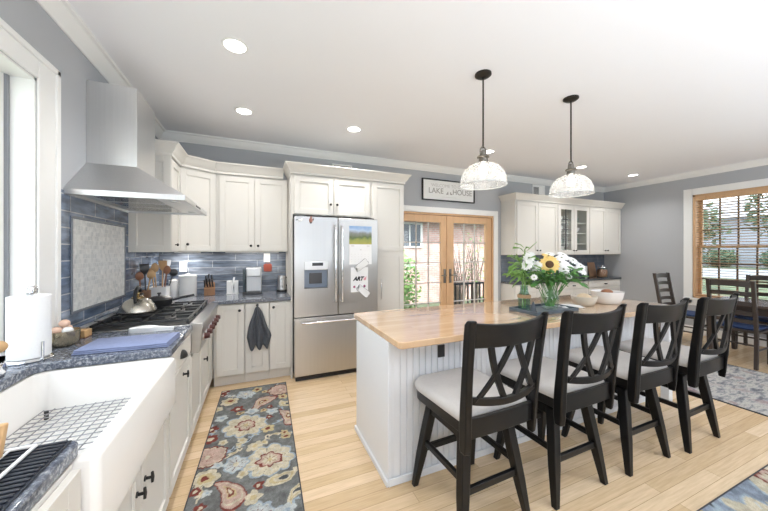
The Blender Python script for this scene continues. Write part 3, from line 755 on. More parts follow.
# ------------------------------------------------------------------ refrigerator
FX0, FX1, FYF = 0.372, 1.343, 3.37
o = ((FX0+FX1)/2, 3.75, 0)
fr = thing('refrigerator', 'stainless french-door refrigerator with bottom freezer drawer', 'refrigerator', o)
MB(o).box(FX0+0.01, 1.31, FYF+0.075, 4.13, 0.02, 1.80).build('body', plain('fridge_case', (0.09, 0.09, 0.095), 0.5), fr, bevel=0.004)
MB(o).box(FX0+0.015, 1.31, FYF+0.03, 4.1, 0.0, 0.035).build('base_grille', 'blackplastic', fr)
xm = 0.852; zs = 0.70
def dispenser_door():
    mb = MB(o)
    a, b, c, d = 0.475, 0.735, 1.015, 1.275    # recess
    x0, x1, z0, z1 = FX0, xm-0.004, zs+0.006, 1.81
    mb.box(x0, a, FYF, FYF+0.07, z0, z1).box(b, x1, FYF, FYF+0.07, z0, z1).box(a, b, FYF, FYF+0.07, z0, c).box(a, b, FYF, FYF+0.07, d, z1).box(a, b, FYF+0.055, FYF+0.07, c, d)
    dr = mb.build('door', 'steel_v', fr)
    mb = MB(o)
    mb.box(a, b, FYF+0.05, FYF+0.055, c, d-0.055); mb.build('dispenser_recess', plain('dispenser_liner', (0.22, 0.26, 0.33), 0.35, 0.3), dr)
    MB(o).box(a, b, FYF-0.004, FYF+0.052, d-0.055, d+0.04).build('dispenser_panel', 'steel', dr, bevel=0.003)
    MB(o).box(a+0.085, b-0.055, FYF-0.006, FYF-0.004, d-0.01, d+0.025).build('dispenser_display', 'blackplastic', dr)
    MB(o).box(a+0.06, b-0.06, FYF+0.03, FYF+0.045, c+0.05, c+0.17).build('dispenser_paddle', 'dark_steel', dr, bevel=0.003)
    MB(o).box(a, b, FYF+0.004, FYF+0.05, c-0.004, c+0.006).build('dispenser_tray', 'dark_steel', dr)
    return dr
dl = dispenser_door()
drr = MB(o).box(xm+0.004, FX1, FYF, FYF+0.07, zs+0.006, 1.81).build('door', 'steel_v', fr, bevel=0.006)
fz = MB(o).box(FX0, FX1, FYF, FYF+0.07, 0.055, zs-0.006).build('drawer', 'steel_v', fr, bevel=0.006)
def bar_handle(pts, parent):
    mb = MB(o); mb.tube(pts, 0.0125, 12)
    return mb.build('handle', 'chrome', parent, smooth=50)
for x, dr in ((xm-0.038, dl), (xm+0.040, drr)):
    bar_handle([(x, FYF+0.0, 0.85), (x, FYF-0.045, 0.862), (x, FYF-0.05, 0.90), (x, FYF-0.05, 1.67), (x, FYF-0.045, 1.708), (x, FYF+0.0, 1.72)], dr)
bar_handle([(0.44, FYF, 0.645), (0.452, FYF-0.045, 0.645), (0.49, FYF-0.05, 0.645), (1.19, FYF-0.05, 0.645), (1.228, FYF-0.045, 0.645), (1.24, FYF, 0.645)], fz)
for x in (FX0+0.03, 1.21): MB(o).box(x, x+0.09, FYF+0.01, FYF+0.14, 1.80, 1.822).build('hinge_cover', 'dark_steel', fr, bevel=0.003)

# things stuck on the refrigerator
def flat_obj(name, label, cat, x0, x1, z0, z1, y, mat, t=0.002):
    return tag(MB(((x0+x1)/2, y, z0)).box(x0, x1, y-t, y-0.0005, z0, z1).build(name, mat), label, cat)
def scene_picture():
    m, nt, b = new_mat('mountain_photo'); v = tex_coord(nt)
    s = nt.nodes.new('ShaderNodeSeparateXYZ'); nt.links.new(v, s.inputs[0])
    n = noise(nt, v, 14, 4)
    ad = nt.nodes.new('ShaderNodeMath'); ad.operation = 'MULTIPLY_ADD'; ad.inputs[1].default_value = 0.09; nt.links.new(n, ad.inputs[0]); nt.links.new(s.outputs[2], ad.inputs[2])
    mr = nt.nodes.new('ShaderNodeMapRange'); mr.inputs[1].default_value = 0.285; mr.inputs[2].default_value = 0.52; nt.links.new(ad.outputs[0], mr.inputs[0])
    c = ramp(nt, mr.outputs[0], [(0.0, (0.45, 0.42, 0.10)), (0.22, (0.30, 0.34, 0.09)), (0.34, (0.12, 0.17, 0.07)), (0.55, (0.26, 0.27, 0.26)), (0.68, (0.45, 0.56, 0.72)), (1.0, (0.13, 0.30, 0.62))])
    nt.links.new(c, b.inputs['Base Color']); b.inputs['Roughness'].default_value = 0.5; return m
cal = thing('wall_calendar', 'calendar with mountain landscape photo on the refrigerator door', 'calendar', (1.12, FYF-0.0005, 1.27))
o = cal.location[:]
MB(o).box(0.985, 1.262, FYF-0.003, FYF-0.0005, 1.510, 1.722).build('photo_page', scene_picture(), cal)
pg = MB(o).box(0.985, 1.262, FYF-0.003, FYF-0.0005, 1.272, 1.508).build('date_page', 'paper', cal)
mb = MB(o)
for x, z, w in ((1.005, 1.485, 0.04), (1.20, 1.485, 0.035), (1.115, 1.44, 0.018)): mb.box(x, x+w, FYF-0.0036, FYF-0.003, z, z+0.009)
for r in range(4):
    for c in range(6): mb.box(1.01+c*0.041, 1.01+c*0.041+0.007, FYF-0.0036, FYF-0.003, 1.30+r*0.03, 1.305+r*0.03)
mb.build('print', 'fadedink', pg)
nt_ = thing('paper_note', 'white note with bold black lettering below the calendar on the refrigerator', 'note', (1.105, FYF-0.0005, 0.945))
o = nt_.location[:]
MB(o).box(1.003, 1.215, FYF-0.0025, FYF-0.0005, 0.948, 1.238).build('sheet', 'paper', nt_)
def text_obj(name, s, loc, size, mat, parent=None, rot=(PI/2, 0, 0), shear=0.0, ext=0.0008, bold=0.0):
    cu = bpy.data.curves.new(name, 'FONT'); cu.body = s; cu.size = size; cu.extrude = ext; cu.shear = shear; cu.offset = bold
    cu.align_x = 'CENTER'; cu.align_y = 'CENTER'; cu.materials.append(M[mat])
    tmp = bpy.data.objects.new(name, cu); COL.objects.link(tmp); bpy.context.view_layer.update()
    me = bpy.data.meshes.new_from_object(tmp.evaluated_get(bpy.context.evaluated_depsgraph_get()))
    bpy.data.objects.remove(tmp); me.name = name
    ob = bpy.data.objects.new(name, me); COL.objects.link(ob); ob.location = loc; ob.rotation_euler = rot
    if parent: ob.parent = parent
    return ob
text_obj('lettering', 'ART', (-0.012, -0.0028, 0.158), 0.062, 'blackink', nt_, shear=0.35, bold=0.004)
mb = MB(o); mb.prism([(1.165, 1.10), (1.195, 1.135), (1.19, 1.09), (1.175, 1.08)], FYF-0.0032, FYF-0.0025, 'y'); mb.box(1.160, 1.168, FYF-0.0032, FYF-0.0025, 1.085, 1.13); mb.build('print', 'pink', nt_)
mb = MB(o)
for x, z in ((1.045, 1.01), (1.17, 1.015)): mb.lathe([(0.014, 0), (0.014, 0.0008)], (x, FYF-0.0025, z), 14, (0, -1, 0))
mb.build('print', 'plum', nt_)
def bone(name, label, cx, cz, ang, L=0.17):
    t = thing(name, label, 'magnet', (cx, FYF-0.004, cz), 0, 'bone magnets on the refrigerator')
    def outline(g):
        P = []
        c, r, hw = L/2-0.02, 0.022+g, 0.015+g
        for sx in (1, -1):
            for sz in ((-1, 1) if sx == 1 else (1, -1)):
                for i in range(9):
                    a0 = R(-100 if sz == -1 else -40); 
                    a = a0 + R(140)*i/8
                    P.append((sx*(c+r*math.cos(a)), (sz*0.019 + r*math.sin(a)) if sx == 1 else (sz*0.019 - r*math.sin(a))))
        ca, sa = math.cos(R(ang)), math.sin(R(ang))
        return [(x*ca-z*sa, x*sa+z*ca) for x, z in P]
    mb = MB(); mb.prism(outline(0.003), -0.001, 0.0015, 'y'); mb.build('outline', 'blackink', t)
    mb = MB(); mb.prism(outline(0.0), -0.0035, -0.001, 'y'); mb.build('bone_shape', 'white', t)
bone('bone_magnet', 'white bone-shaped magnet holding the top of the note', 1.135, 1.262, 35)
bone('bone_magnet', 'white bone-shaped magnet across the bottom of the note', 1.155, 0.955, -40)
t = thing('magnet', 'small grey bird-shaped magnet at the top corner of the refrigerator', 'magnet', (0.43, FYF-0.001, 1.765))
mb = MB((0, 0, 0)); mb.ball((0, -0.006, 0), 0.022, 0.006, 0.013, 8).ball((0.016, -0.006, 0.013), 0.009, 0.005, 0.009, 6); mb.build('body', 'white', t, smooth=60)
MB().prism([(-0.018, 0.002), (-0.045, -0.004), (-0.045, 0.006), (-0.02, 0.01)], -0.006, -0.002, 'y').build('tail', 'dark_steel', t)
t = thing('magnet', 'reddish-brown rooster-like magnet on the refrigerator next to the grey one', 'magnet', (0.545, FYF-0.001, 1.745))
mb = MB(); mb.ball((0, -0.006, 0.025), 0.02, 0.006, 0.028, 8); mb.ball((0.004, -0.006, 0.06), 0.012, 0.005, 0.012, 6); mb.build('body', plain('rust_glaze', (0.34, 0.14, 0.10), 0.4), t, smooth=60)
MB().prism([(0.016, 0.03), (0.034, 0.055), (0.03, 0.02)], -0.008, -0.003, 'y').build('tail', 'redknob', t)
MB().ball((0, -0.008, -0.004), 0.012, 0.005, 0.008, 6).build('foot', 'black', t)

# ------------------------------------------------------------------ bar cabinets on the right of the back wall
RX0, RX1 = 4.05, XR-0.002
RY = 3.845; rb, rtp = 1.36, 2.30
wall_cab('wall_cabinet', 'cream two-door wall cabinet left of the glass cabinet', (RX0, RY, 0), uB, nB, 1.03, 0.322, [(0.03, 0.52, 0.487, rb+0.08), (0.527, 1.02, 0.56, rb+0.08)], zb=rb, zt=rtp, crown=[(RX0, YB-0.01), (RX0, RY-0.021), (RX0+1.03, RY-0.021)])
wall_cab('wall_cabinet', 'cream two-door wall cabinet between glass cabinet and grey wall', (5.964, RY, 0), uB, nB, RX1-5.964, 0.322, [(0.012, 0.497, 0.462, rb+0.08), (0.504, 0.985, 0.54, rb+0.08)], zb=rb, zt=rtp, crown=[(5.964, RY-0.021), (RX1, RY-0.021)])
o = (5.52, 4.0, rb)
t = thing('glass_cabinet', 'cream wall cabinet with two glass doors showing dishes', 'cabinet', o)
a, b = 5.082, 5.962
mb = MB(o); mb.box(a, a+0.02, RY, YB-0.002, rb, rtp).box(b-0.02, b, RY, YB-0.002, rb, rtp).box(a+0.02, b-0.02, RY, YB-0.002, rb, rb+0.02).box(a+0.02, b-0.02, RY, YB-0.002, rtp-0.06, rtp).box((a+b)/2-0.015, (a+b)/2+0.015, RY, YB-0.02, rb+0.02, rtp-0.06)
mb.build('body', 'cab', t, bevel=0.001)
MB(o).box(a+0.02, b-0.02, YB-0.016, YB-0.003, rb+0.02, rtp-0.06).build('back_panel', 'cab_in', t)
SHZ = [rb+0.02, 1.575, 1.775, 1.975]
for z in SHZ[1:]:
    MB(o).box(a+0.021, (a+b)/2-0.016, RY+0.03, YB-0.017, z-0.016, z).build('shelf', 'cab', t)
    MB(o).box((a+b)/2+0.016, b-0.021, RY+0.03, YB-0.017, z-0.016, z).build('shelf', 'cab', t)
for (da, db, kx) in ((a+0.006, (a+b)/2-0.003, (a+b)/2-0.035), ((a+b)/2+0.003, b-0.006, (a+b)/2+0.035)):
    T = frame_T((da, RY-0.001, rb+0.01), uB, nB); d = shaker(o, T, db-da, rtp-rb-0.03, 'door', 'cab', t, st=0.075, glass=True)
    MB(o).box(da+0.075, db-0.075, RY-0.012, RY-0.008, rb+0.085, rtp-0.095).build('pane', 'glass', d)
    if da < 5.4:
        mb = MB(o); xm_ = (da+db)/2
        mb.box(xm_-0.007, xm_+0.007, RY-0.016, RY-0.004, rb+0.085, rtp-0.095)
        for q in (1, 2, 3): z = rb+0.085+(rtp-rb-0.18)*q/4; mb.box(da+0.075, db-0.075, RY-0.016, RY-0.004, z-0.006, z+0.006)
        g = mb.build('muntin', 'dark_steel', d); g['label'] = 'dark grille'
    knob(o, T, kx-da, 0.07, d)
mb = MB(o); crown_cab(o, mb, [(a, RY-0.021), (b, RY-0.021)], rtp, 2.415); mb.build('cornice', 'cab', t, bevel=0.001)
# dishes on the shelves
def bowl_prof(r, h, th=0.006): return [(r*0.45, 0), (r*0.55, 0.004), (r*0.9, h*0.6), (r, h), (r-th, h), (r*0.86, h*0.6), (r*0.5, th+0.004), (0.001, th+0.003)]
for i, (x, z, r, h, lab) in enumerate([(5.28, SHZ[3], 0.10, 0.10, 'white bowl on the top shelf behind the left glass door'), (5.72, SHZ[2], 0.12, 0.10, 'white bowl on the third shelf behind the right glass door'),
      (5.28, SHZ[2], 0.11, 0.12, 'white bowl on the third shelf behind the left glass door'), (5.29, SHZ[0], 0.12, 0.14, 'large white bowl at the bottom behind the left glass door')]):
    tag(MB((x, 4.0, z)).lathe(bowl_prof(r, h), (x, 4.0, z+0.0005), 24).build('bowl', 'white', smooth=40), lab, 'bowl')
k = 0
for z, xs in ((SHZ[3], (5.63, 5.73, 5.83)), (SHZ[1], (5.64, 5.74, 5.84)), (SHZ[1], (5.2, 5.3, 5.4)), (SHZ[0], (5.66, 5.78))):
    for x in xs:
        tag(MB((x, 3.98, z)).lathe([(0.028, 0), (0.034, 0.11), (0.031, 0.11), (0.026, 0.006), (0.001, 0.006)], (x, 3.98, z+0.0005), 16).build('drinking_glass', 'vaseglass', smooth=40), 'clear drinking glass standing inside the glass-door cabinet', 'glass', 'glasses in the glass-door cabinet')
# base run
RBX = XR-0.012
BT = 0.85
for lab, xa, wd in (('cream bar base cabinet behind the leafy plant', RX0, 1.03), ('cream bar base cabinet behind the bouquet', 5.082, 0.88), ('cream bar base cabinet at the end by the grey wall', 5.964, RX1-5.964)):
    h = wd/2
    base_cab('bar_cabinet', lab, (xa, 3.865, 0), uB, nB, wd, 0.30, [(0.01, h-0.004, h-0.04, 0.6), (h+0.004, wd-0.01, h+0.04, 0.6)], drawer=[(0.01, wd-0.01, 0.71, 0.838, 'knob2')], top=BT, door_top=0.70)
BZ = 0.888
tag(MB((5.5, 4.0, BT)).box(RX0-0.012, XR-0.001, 3.825, YB-0.009, BT+0.001, BZ).build('countertop', 'granite_d', bevel=0.005), 'dark stone counter along the bar cabinets', 'countertop')

# ------------------------------------------------------------------ island
IX0, IX1, IY0, IY1 = 0.735, 3.65, 1.515, 2.405
o = (2.2, 1.96, 0)
isl = thing('kitchen_island', 'white beadboard kitchen island', 'island', o)
bx0, bx1, by0, by1 = 0.735, 3.56, 1.672, 2.30
bx0 = 0.740
mb = MB(o)
n = 0; x = bx0+0.035
prof = [(bx0+0.012, by0+0.01)]
poly = [(bx0+0.012, by1-0.01), (bx0+0.012, by0+0.008)]
while x < bx1-0.03:
    poly += [(x, by0), (x+0.036, by0), (x+0.038, by0+0.005), (x+0.0405, by0+0.001), (x+0.043, by0+0.005)]
    x += 0.045
poly += [(bx1-0.012, by0), (bx1-0.012, by1-0.01)]
mb.prism(poly[::-1], 0.0, CT-0.001)
mb.build('body', 'island', isl)
MB(o).box(bx0-0.008, bx0+0.012, by0-0.004, by1, 0.012, CT-0.001).build('end_panel', 'island', isl, bevel=0.002)
MB(o).box(bx1-0.012, bx1+0.008, by0-0.004, by1, 0.012, CT-0.001).build('end_panel', 'island', isl, bevel=0.002)
mb = MB(o); mb.box(bx0-0.022, bx0-0.008, by0-0.012, by1+0.01, 0, 0.035).box(bx0-0.008, bx1+0.01, by0-0.016, by0-0.004, 0, 0.045); mb.build('shoe_moulding', 'island', isl, bevel=0.003)
MB(o).box(3.575, 3.64, 1.56, 1.625, 0, CT-0.001).build('post', 'island', isl, bevel=0.004)
ol = MB(o).box(1.087, 1.137, by0-0.010, by0-0.0, 0.735, 0.815).build('outlet', 'blackplastic', isl, bevel=0.002); ol['label'] = 'black electrical outlet'
tag(MB((2.2, 1.96, CT)).prism(round_poly(IX0, IX1, IY0, IY1, 0.03), CT, ZT).build('island_top', 'block', bevel=0.005, seg=3), 'glossy butcher-block top of the kitchen island', 'countertop')

# ------------------------------------------------------------------ counter stools
def make_stool(label, loc, rz):
    t = thing('counter_stool', label, 'stool', loc, rz, 'black counter stools along the island')
    sy = lambda z: -0.245 - 0.065*((z-0.55)/0.6)**1.25 if z > 0.55 else -0.245
    # seat frame (apron) and cushion
    mb = MB(); r = 0.07
    def seat_ring(k, z): 
        P = []
        for cx, cy, a, rr in ((0.238-0.10, 0.262-0.10, 0, 0.10), (-0.238+0.10, 0.262-0.10, 90, 0.10), (-0.222+0.03, -0.235+0.03, 180, 0.03), (0.222-0.03, -0.235+0.03, 270, 0.03)):
            for i in range(6): q = R(a+90*i/5); P.append(((cx+rr*math.cos(q))*k, (cy+rr*math.sin(q))*k, z))
        return P
    mb.sections([seat_ring(0.955, 0.545), seat_ring(0.975, 0.60)]); mb.build('seat_frame', 'stoolwood', t, bevel=0.003)
    mb = MB(); mb.sections([seat_ring(0.975, 0.6005), seat_ring(1.0, 0.612), seat_ring(1.0, 0.628), seat_ring(0.97, 0.645), seat_ring(0.88, 0.654), seat_ring(0.6, 0.659), seat_ring(0.2, 0.661)])
    mb.build('seat_cushion', 'stoolfab', t, smooth=60)
    MB().cyl((0, 0, 0.515), (0, 0, 0.545), 0.11, seg=24).build('swivel_plate', 'black', t)
    MB().box(-0.165, 0.165, -0.165, 0.165, 0.465, 0.515).build('leg_frame', 'stoolwood', t, bevel=0.003)
    lp = lambda sx, sy_, z: (sx*(0.145+0.075*(0.515-z)/0.515), sy_*(0.145+0.075*(0.515-z)/0.515), z)
    for sx in (-1, 1):
        for s2 in (-1, 1):
            pts = [lp(sx, s2, z) for z in (0.512, 0.35, 0.2, 0.0)]
            w = [0.026, 0.026, 0.024, 0.016]
            mb = MB(); mb.sweep(pts, [(k, 0, 0) for k in w], [(0, k, 0) for k in w]); mb.build('leg', 'stoolwood', t, bevel=0.004)
    for (p, q, zz) in (((-1, -1), (1, -1), 0.235), ((-1, 1), (1, 1), 0.235)):
        a = Vector(lp(*p, zz)); b = Vector(lp(*q, zz)); MB().sweep([a, b], (0, 0.011, 0), (0, 0, 0.018)).build('footrest', 'stoolwood', t, bevel=0.003)
    for (p, q, zz) in (((-1, -1), (-1, 1), 0.285), ((1, -1), (1, 1), 0.285)):
        a = Vector(lp(*p, zz)); b = Vector(lp(*q, zz)); MB().sweep([a, b], (0.011, 0, 0), (0, 0, 0.016)).build('stretcher', 'stoolwood', t, bevel=0.003)
    # back
    xe = lambda z: 0.222 + 0.022*max(0, (z-0.55)/0.6)
    yc = lambda x, z: sy(z) + 0.045*((x/0.235)**2 - 1)*min(1, max(0, (z-0.55)/0.15))
    for sx in (-1, 1):
        zs_ = [0.475, 0.52, 0.6, 0.7, 0.8, 0.9, 0.98, 1.05, 1.095, 1.118]
        pts = [(sx*xe(z), sy(z)-(0.02 if z > 1.1 else 0)*(z-1.1)/0.03, z) for z in zs_]
        mb = MB()
        mb.sweep(pts, [(0.0165, sx*0.004, 0)]*len(pts), [(0, k, 0) for k in (0.018, 0.024, 0.026, 0.024, 0.022, 0.021, 0.021, 0.021, 0.020, 0.013)])
        mb.build('back_post', 'stoolwood', t, bevel=0.006)
    xs = [-0.225+0.45*i/12 for i in range(13)]
    pts = []; B = []
    for x in xs:
        zt_ = 1.092+0.012*abs(x/0.225)**2; zb_ = 0.985
        pts.append((x, yc(x, 1.04), (zt_+zb_)/2)); B.append((0, -0.010, (zt_-zb_)/2))
    MB().sweep(pts, (0, 0.012, 0), B).build('crest_rail', 'stoolwood', t, bevel=0.004)
    pts = [(x, yc(x, 0.72), 0.715+0.020*(x/0.225)**2) for x in xs]
    MB().sweep(pts, (0, 0.011, 0), (0, -0.003, 0.019)).build('lower_rail', 'stoolwood', t, bevel=0.003)
    for (xt, xb) in ((-0.135, -0.035), (-0.02, -0.185), (0.02, 0.185), (0.135, 0.035)):
        pts = []
        for i in range(9):
            z = 0.725+(0.992-0.725)*i/8; f = i/8; x = xb+(xt-xb)*f + 0.012*math.sin(PI*f)*(1 if xt > xb else -1)
            pts.append((x, yc(x, z), z))
        MB().sweep(pts, (0.016, 0, 0), (0, 0.0085, 0)).build('cross_slat', 'stoolwood', t, bevel=0.002)
    MB().sweep([(x, yc(x, 0.58)+0.0, 0.590) for x in xs], (0, 0.010, 0), (0, 0, 0.048)).build('rear_skirt', 'stoolwood', t, bevel=0.003)
    return t
st = make_stool('black counter stool with double-X back, standing nearest the left end of the island', (1.115, 1.405, 0), R(2))
dup(st, (1.745, 1.39, 0), R(1), 'black counter stool with double-X back, second along from the left end of the island')
dup(st, (2.405, 1.375, 0), R(0), 'black counter stool with double-X back, third along from the left end of the island')
dup(st, (3.035, 1.345, 0), R(1), 'black counter stool with double-X back, at the right end nearest the dining table')

# ------------------------------------------------------------------ things on the island
IZ = ZT+0.0005
tr = thing('serving_tray', 'slate-blue rectangular tray under the vase on the island', 'tray', (2.29, 1.86, IZ), R(2))
MB().box(-0.26, 0.26, -0.14, 0.14, 0, 0.010).build('base', 'tray', tr, bevel=0.003)
mb = MB(); mb.box(-0.26, 0.26, -0.14, -0.128, 0.010, 0.028).box(-0.26, 0.26, 0.128, 0.14, 0.010, 0.028).box(-0.26, -0.248, -0.128, 0.128, 0.010, 0.028).box(0.248, 0.26, -0.128, 0.128, 0.010, 0.028); mb.build('rim', 'tray', tr, bevel=0.003)
TZ = IZ+0.0105
VX, VY = 2.34, 1.84
vz = thing('flower_vase', 'clear glass vase holding the bouquet of daisies on the tray', 'vase', (VX, VY, TZ))
prof_o = [(0.050, 0.0), (0.062, 0.01), (0.074, 0.06), (0.076, 0.10), (0.062, 0.15), (0.054, 0.18), (0.070, 0.215), (0.067, 0.216), (0.050, 0.18), (0.058, 0.15), (0.071, 0.10), (0.069, 0.06), (0.056, 0.014), (0.001, 0.012)]
mb = MB(); mb.lathe(prof_o, (0, 0, 0), 32); mb.build('body', 'vaseglass', vz, smooth=60)
MB().lathe([(0.001, 0.0125), (0.054, 0.0145), (0.067, 0.06), (0.069, 0.10), (0.058, 0.14), (0.001, 0.14)], (0, 0, 0), 28).build('water', glass_mat('vase_water', (0.93, 0.97, 0.93), 0.03), vz, smooth=60)
def petal_pts(c, d, n, L, w, droop):
    s = d.cross(n).normalized()
    return [c, c+d*L*0.45+s*w+n*droop*0.3, c+d*L*0.92+s*w*0.55-n*droop*0.4, c+d*L-n*droop, c+d*L*0.92-s*w*0.55-n*droop*0.4, c+d*L*0.45-s*w+n*droop*0.3]
def flower(name, label, cat, group, head, nrm, rad, npet, mat, eye, eyer, stemto, layers=1):
    head = Vector(head); nrm = Vector(nrm).normalized()
    t = thing(name, label, cat, head[:], 0, group)
    u = nrm.orthogonal().normalized(); w = nrm.cross(u)
    mb = MB()
    for L in range(layers):
        for i in range(npet):
            a = 2*PI*(i+0.5*L)/npet + random.uniform(-0.08, 0.08); d = u*math.cos(a)+w*math.sin(a)
            mb.face(petal_pts(Vector((0, 0, 0))+nrm*(0.002+0.002*L)+d*rad*0.12, d, nrm, rad*(0.9-0.12*L), rad*0.17, rad*0.10))
    p = mb.build('petals', mat, t); md = p.modifiers.new('thick', 'SOLIDIFY'); md.thickness = 0.0012
    mb = MB(); mb.lathe([(eyer, 0.0), (eyer*0.9, eyer*0.3), (eyer*0.4, eyer*0.45), (0.001, eyer*0.5)], (0, 0, 0), 14, nrm); mb.build('eye', eye, t, smooth=60)
    b = Vector(stemto)-head; mid = b*0.45 - nrm*rad*0.6
    mb = MB(); mb.tube([-nrm*0.002, -nrm*rad*0.5+b*0.1, mid+b*0.05, b*0.75, b], 0.0028, 6); mb.build('stem', 'leaf', t, smooth=60)
    return t
camv = Vector((0, 0, 1.43))
def stem_foot(i): a = i*2.4; return (VX+0.035*math.cos(a), VY+0.03*math.sin(a), TZ+0.03)
DP = [(2.117, 1.86, 1.371), (2.163, 1.83, 1.305), (2.49, 1.84, 1.370), (2.442, 1.78, 1.316), (2.532, 1.80, 1.296), (2.624, 1.83, 1.345), (2.68, 1.80, 1.295), (2.72, 1.88, 1.330), (2.70, 1.84, 1.262), (2.584, 1.90, 1.395), (2.43, 1.92, 1.400), (2.60, 1.74, 1.262), (2.36, 1.76, 1.335), (2.39, 1.75, 1.275), (2.76, 1.86, 1.30), (2.65, 1.92, 1.37), (2.52, 1.90, 1.36), (2.07, 1.84, 1.315), (2.20, 1.93, 1.385)]
for i, p in enumerate(DP):
    v = Vector(p); out = (v-Vector((VX, VY, 1.15))); nr = (out.normalized()*0.7 + (camv-v).normalized()*0.7 + Vector((random.uniform(-.2, .2), random.uniform(-.2, .2), 0.25)))
    flower('daisy', 'white daisy with a dark eye in the glass vase on the island', 'flower', 'white daisies in the vase', p, nr, 0.052, 13, 'petal', 'seed2', 0.011, stem_foot(i), 2)
for i, p in enumerate(((2.106, 1.80, 1.213), (2.50, 1.78, 1.208))):
    flower('daisy', 'small half-open white daisy hanging low at the %s of the vase' % ('plant side' if i == 0 else 'bowl side'), 'flower', 'low daisies in the vase', p, (camv-Vector(p)), 0.028, 9, 'petal', 'leaf2', 0.009, stem_foot(i+20), 2)
flower('sunflower', 'large yellow sunflower with a dark centre at the front of the bouquet', 'flower', 'sunflowers in the vase', (2.235, 1.76, 1.318), Vector((-0.9, -1, 0.35)), 0.078, 18, 'yellow', 'seed', 0.034, stem_foot(31), 2)
flower('sunflower', 'yellow sunflower facing up behind the large one', 'flower', 'sunflowers in the vase', (2.367, 1.86, 1.378), Vector((0.1, -0.5, 1)), 0.07, 16, 'yellow', 'seed', 0.024, stem_foot(33), 2)
# greenery
gr = thing('bouquet_greenery', 'dark green leaves filling out the bouquet in the glass vase', 'greenery', (VX, VY, TZ+0.03))
o = gr.location[:]
mb = MB(o)
for i in range(150):
    a = random.uniform(0, 2*PI); el = random.uniform(-0.35, 0.75); rr = random.uniform(0.08, 0.27)
    c = Vector((VX+0.05+rr*math.cos(a)*1.15, VY+rr*math.sin(a)*0.55, 1.19+0.12*el*rr/0.2))
    d = Vector((math.cos(a), math.sin(a), random.uniform(-0.7, 0.6))).normalized(); n_ = Vector((random.uniform(-.5, .5), random.uniform(-.7, 0), 1)).normalized()
    mb.face(petal_pts(c, d, n_, random.uniform(0.05, 0.085), random.uniform(0.014, 0.022), 0.008))
lv = mb.build('leaves', 'leaf', gr); lv.modifiers.new('thick', 'SOLIDIFY').thickness = 0.001
mb = MB(o)
for i in range(26):
    a = i*2.39; f = stem_foot(i); top = (VX+0.04*math.cos(a), VY+0.035*math.sin(a), 1.16)
    mb.tube([f, (VX+0.02*math.cos(a+2), VY+0.02*math.sin(a+2), 1.06), top, (VX+0.14*math.cos(a), VY+0.10*math.sin(a), 1.24)], 0.0035, 6)
mb.build('stems', 'leaf', gr, smooth=60)
# bamboo plant in jar
JX, JY = 2.105, 1.90
jr = thing('plant_jar', 'tall teal glass jar with jute collar holding the leafy plant', 'jar', (JX, JY, TZ))
MB().lathe([(0.042, 0), (0.048, 0.01), (0.050, 0.10), (0.046, 0.13), (0.032, 0.16), (0.030, 0.20), (0.034, 0.21), (0.031, 0.21), (0.026, 0.20), (0.028, 0.16), (0.042, 0.125), (0.045, 0.10), (0.043, 0.014), (0.001, 0.012)], (0, 0, 0), 26).build('body', 'teal', jr, smooth=60)
MB().lathe([(0.0505, 0.105), (0.054, 0.112), (0.054, 0.128), (0.0475, 0.135), (0.0475, 0.106)], (0, 0, 0), 26, None, False).build('jute_collar', 'rope', jr, smooth=60)
pl = thing('leafy_plant', 'green bamboo-like plant with long narrow leaves in the teal jar', 'plant', (JX, JY, TZ+0.02))
o = pl.location[:]
canes = [((-0.012, 0.005), (-0.03, 0.0), 0.44), ((0.010, 0.0), (0.02, 0.01), 0.52), ((0.0, -0.010), (-0.07, -0.03), 0.40)]
for (a, b, h) in canes:
    MB(o).tube([(JX+a[0], JY+a[1], TZ+0.02), (JX+a[0]*0.9, JY+a[1], TZ+0.2), (JX+b[0], JY+b[1], TZ+h)], 0.005, 8).build('stem', 'leaf2', pl, smooth=60)
mb = MB(o)
for (a, b, h) in canes:
    for i in range(22):
        f = random.uniform(0.55, 1.02); c = Vector((JX+a[0]+(b[0]-a[0])*f, JY+a[1]+(b[1]-a[1])*f, TZ+h*f+0.0))
        an = random.uniform(0, 2*PI); d = Vector((math.cos(an), math.sin(an)*0.8, random.uniform(-0.5, 0.9))).normalized(); n_ = Vector((0.1*random.random(), -0.3, 1)).normalized()
        mb.face(petal_pts(c, d, n_, random.uniform(0.10, 0.18), random.uniform(0.008, 0.013), random.uniform(0, 0.05)))
lv = mb.build('leaves', 'leaf2', pl); lv.modifiers.new('thick', 'SOLIDIFY').thickness = 0.001
# small dark tree ornament on tray
tt = thing('tree_ornament', 'small dark pyramid-shaped tree ornament on the tray by the jar', 'ornament', (2.085, 1.79, TZ))
MB().lathe([(0.036, 0.012), (0.03, 0.02), (0.012, 0.075), (0.001, 0.095)], (0, 0, 0), 4).build('tree', plain('slate_tree', (0.06, 0.075, 0.09), 0.6), tt)
MB().box(-0.02, 0.02, -0.02, 0.02, 0, 0.012).build('base', 'darkwood', tt)
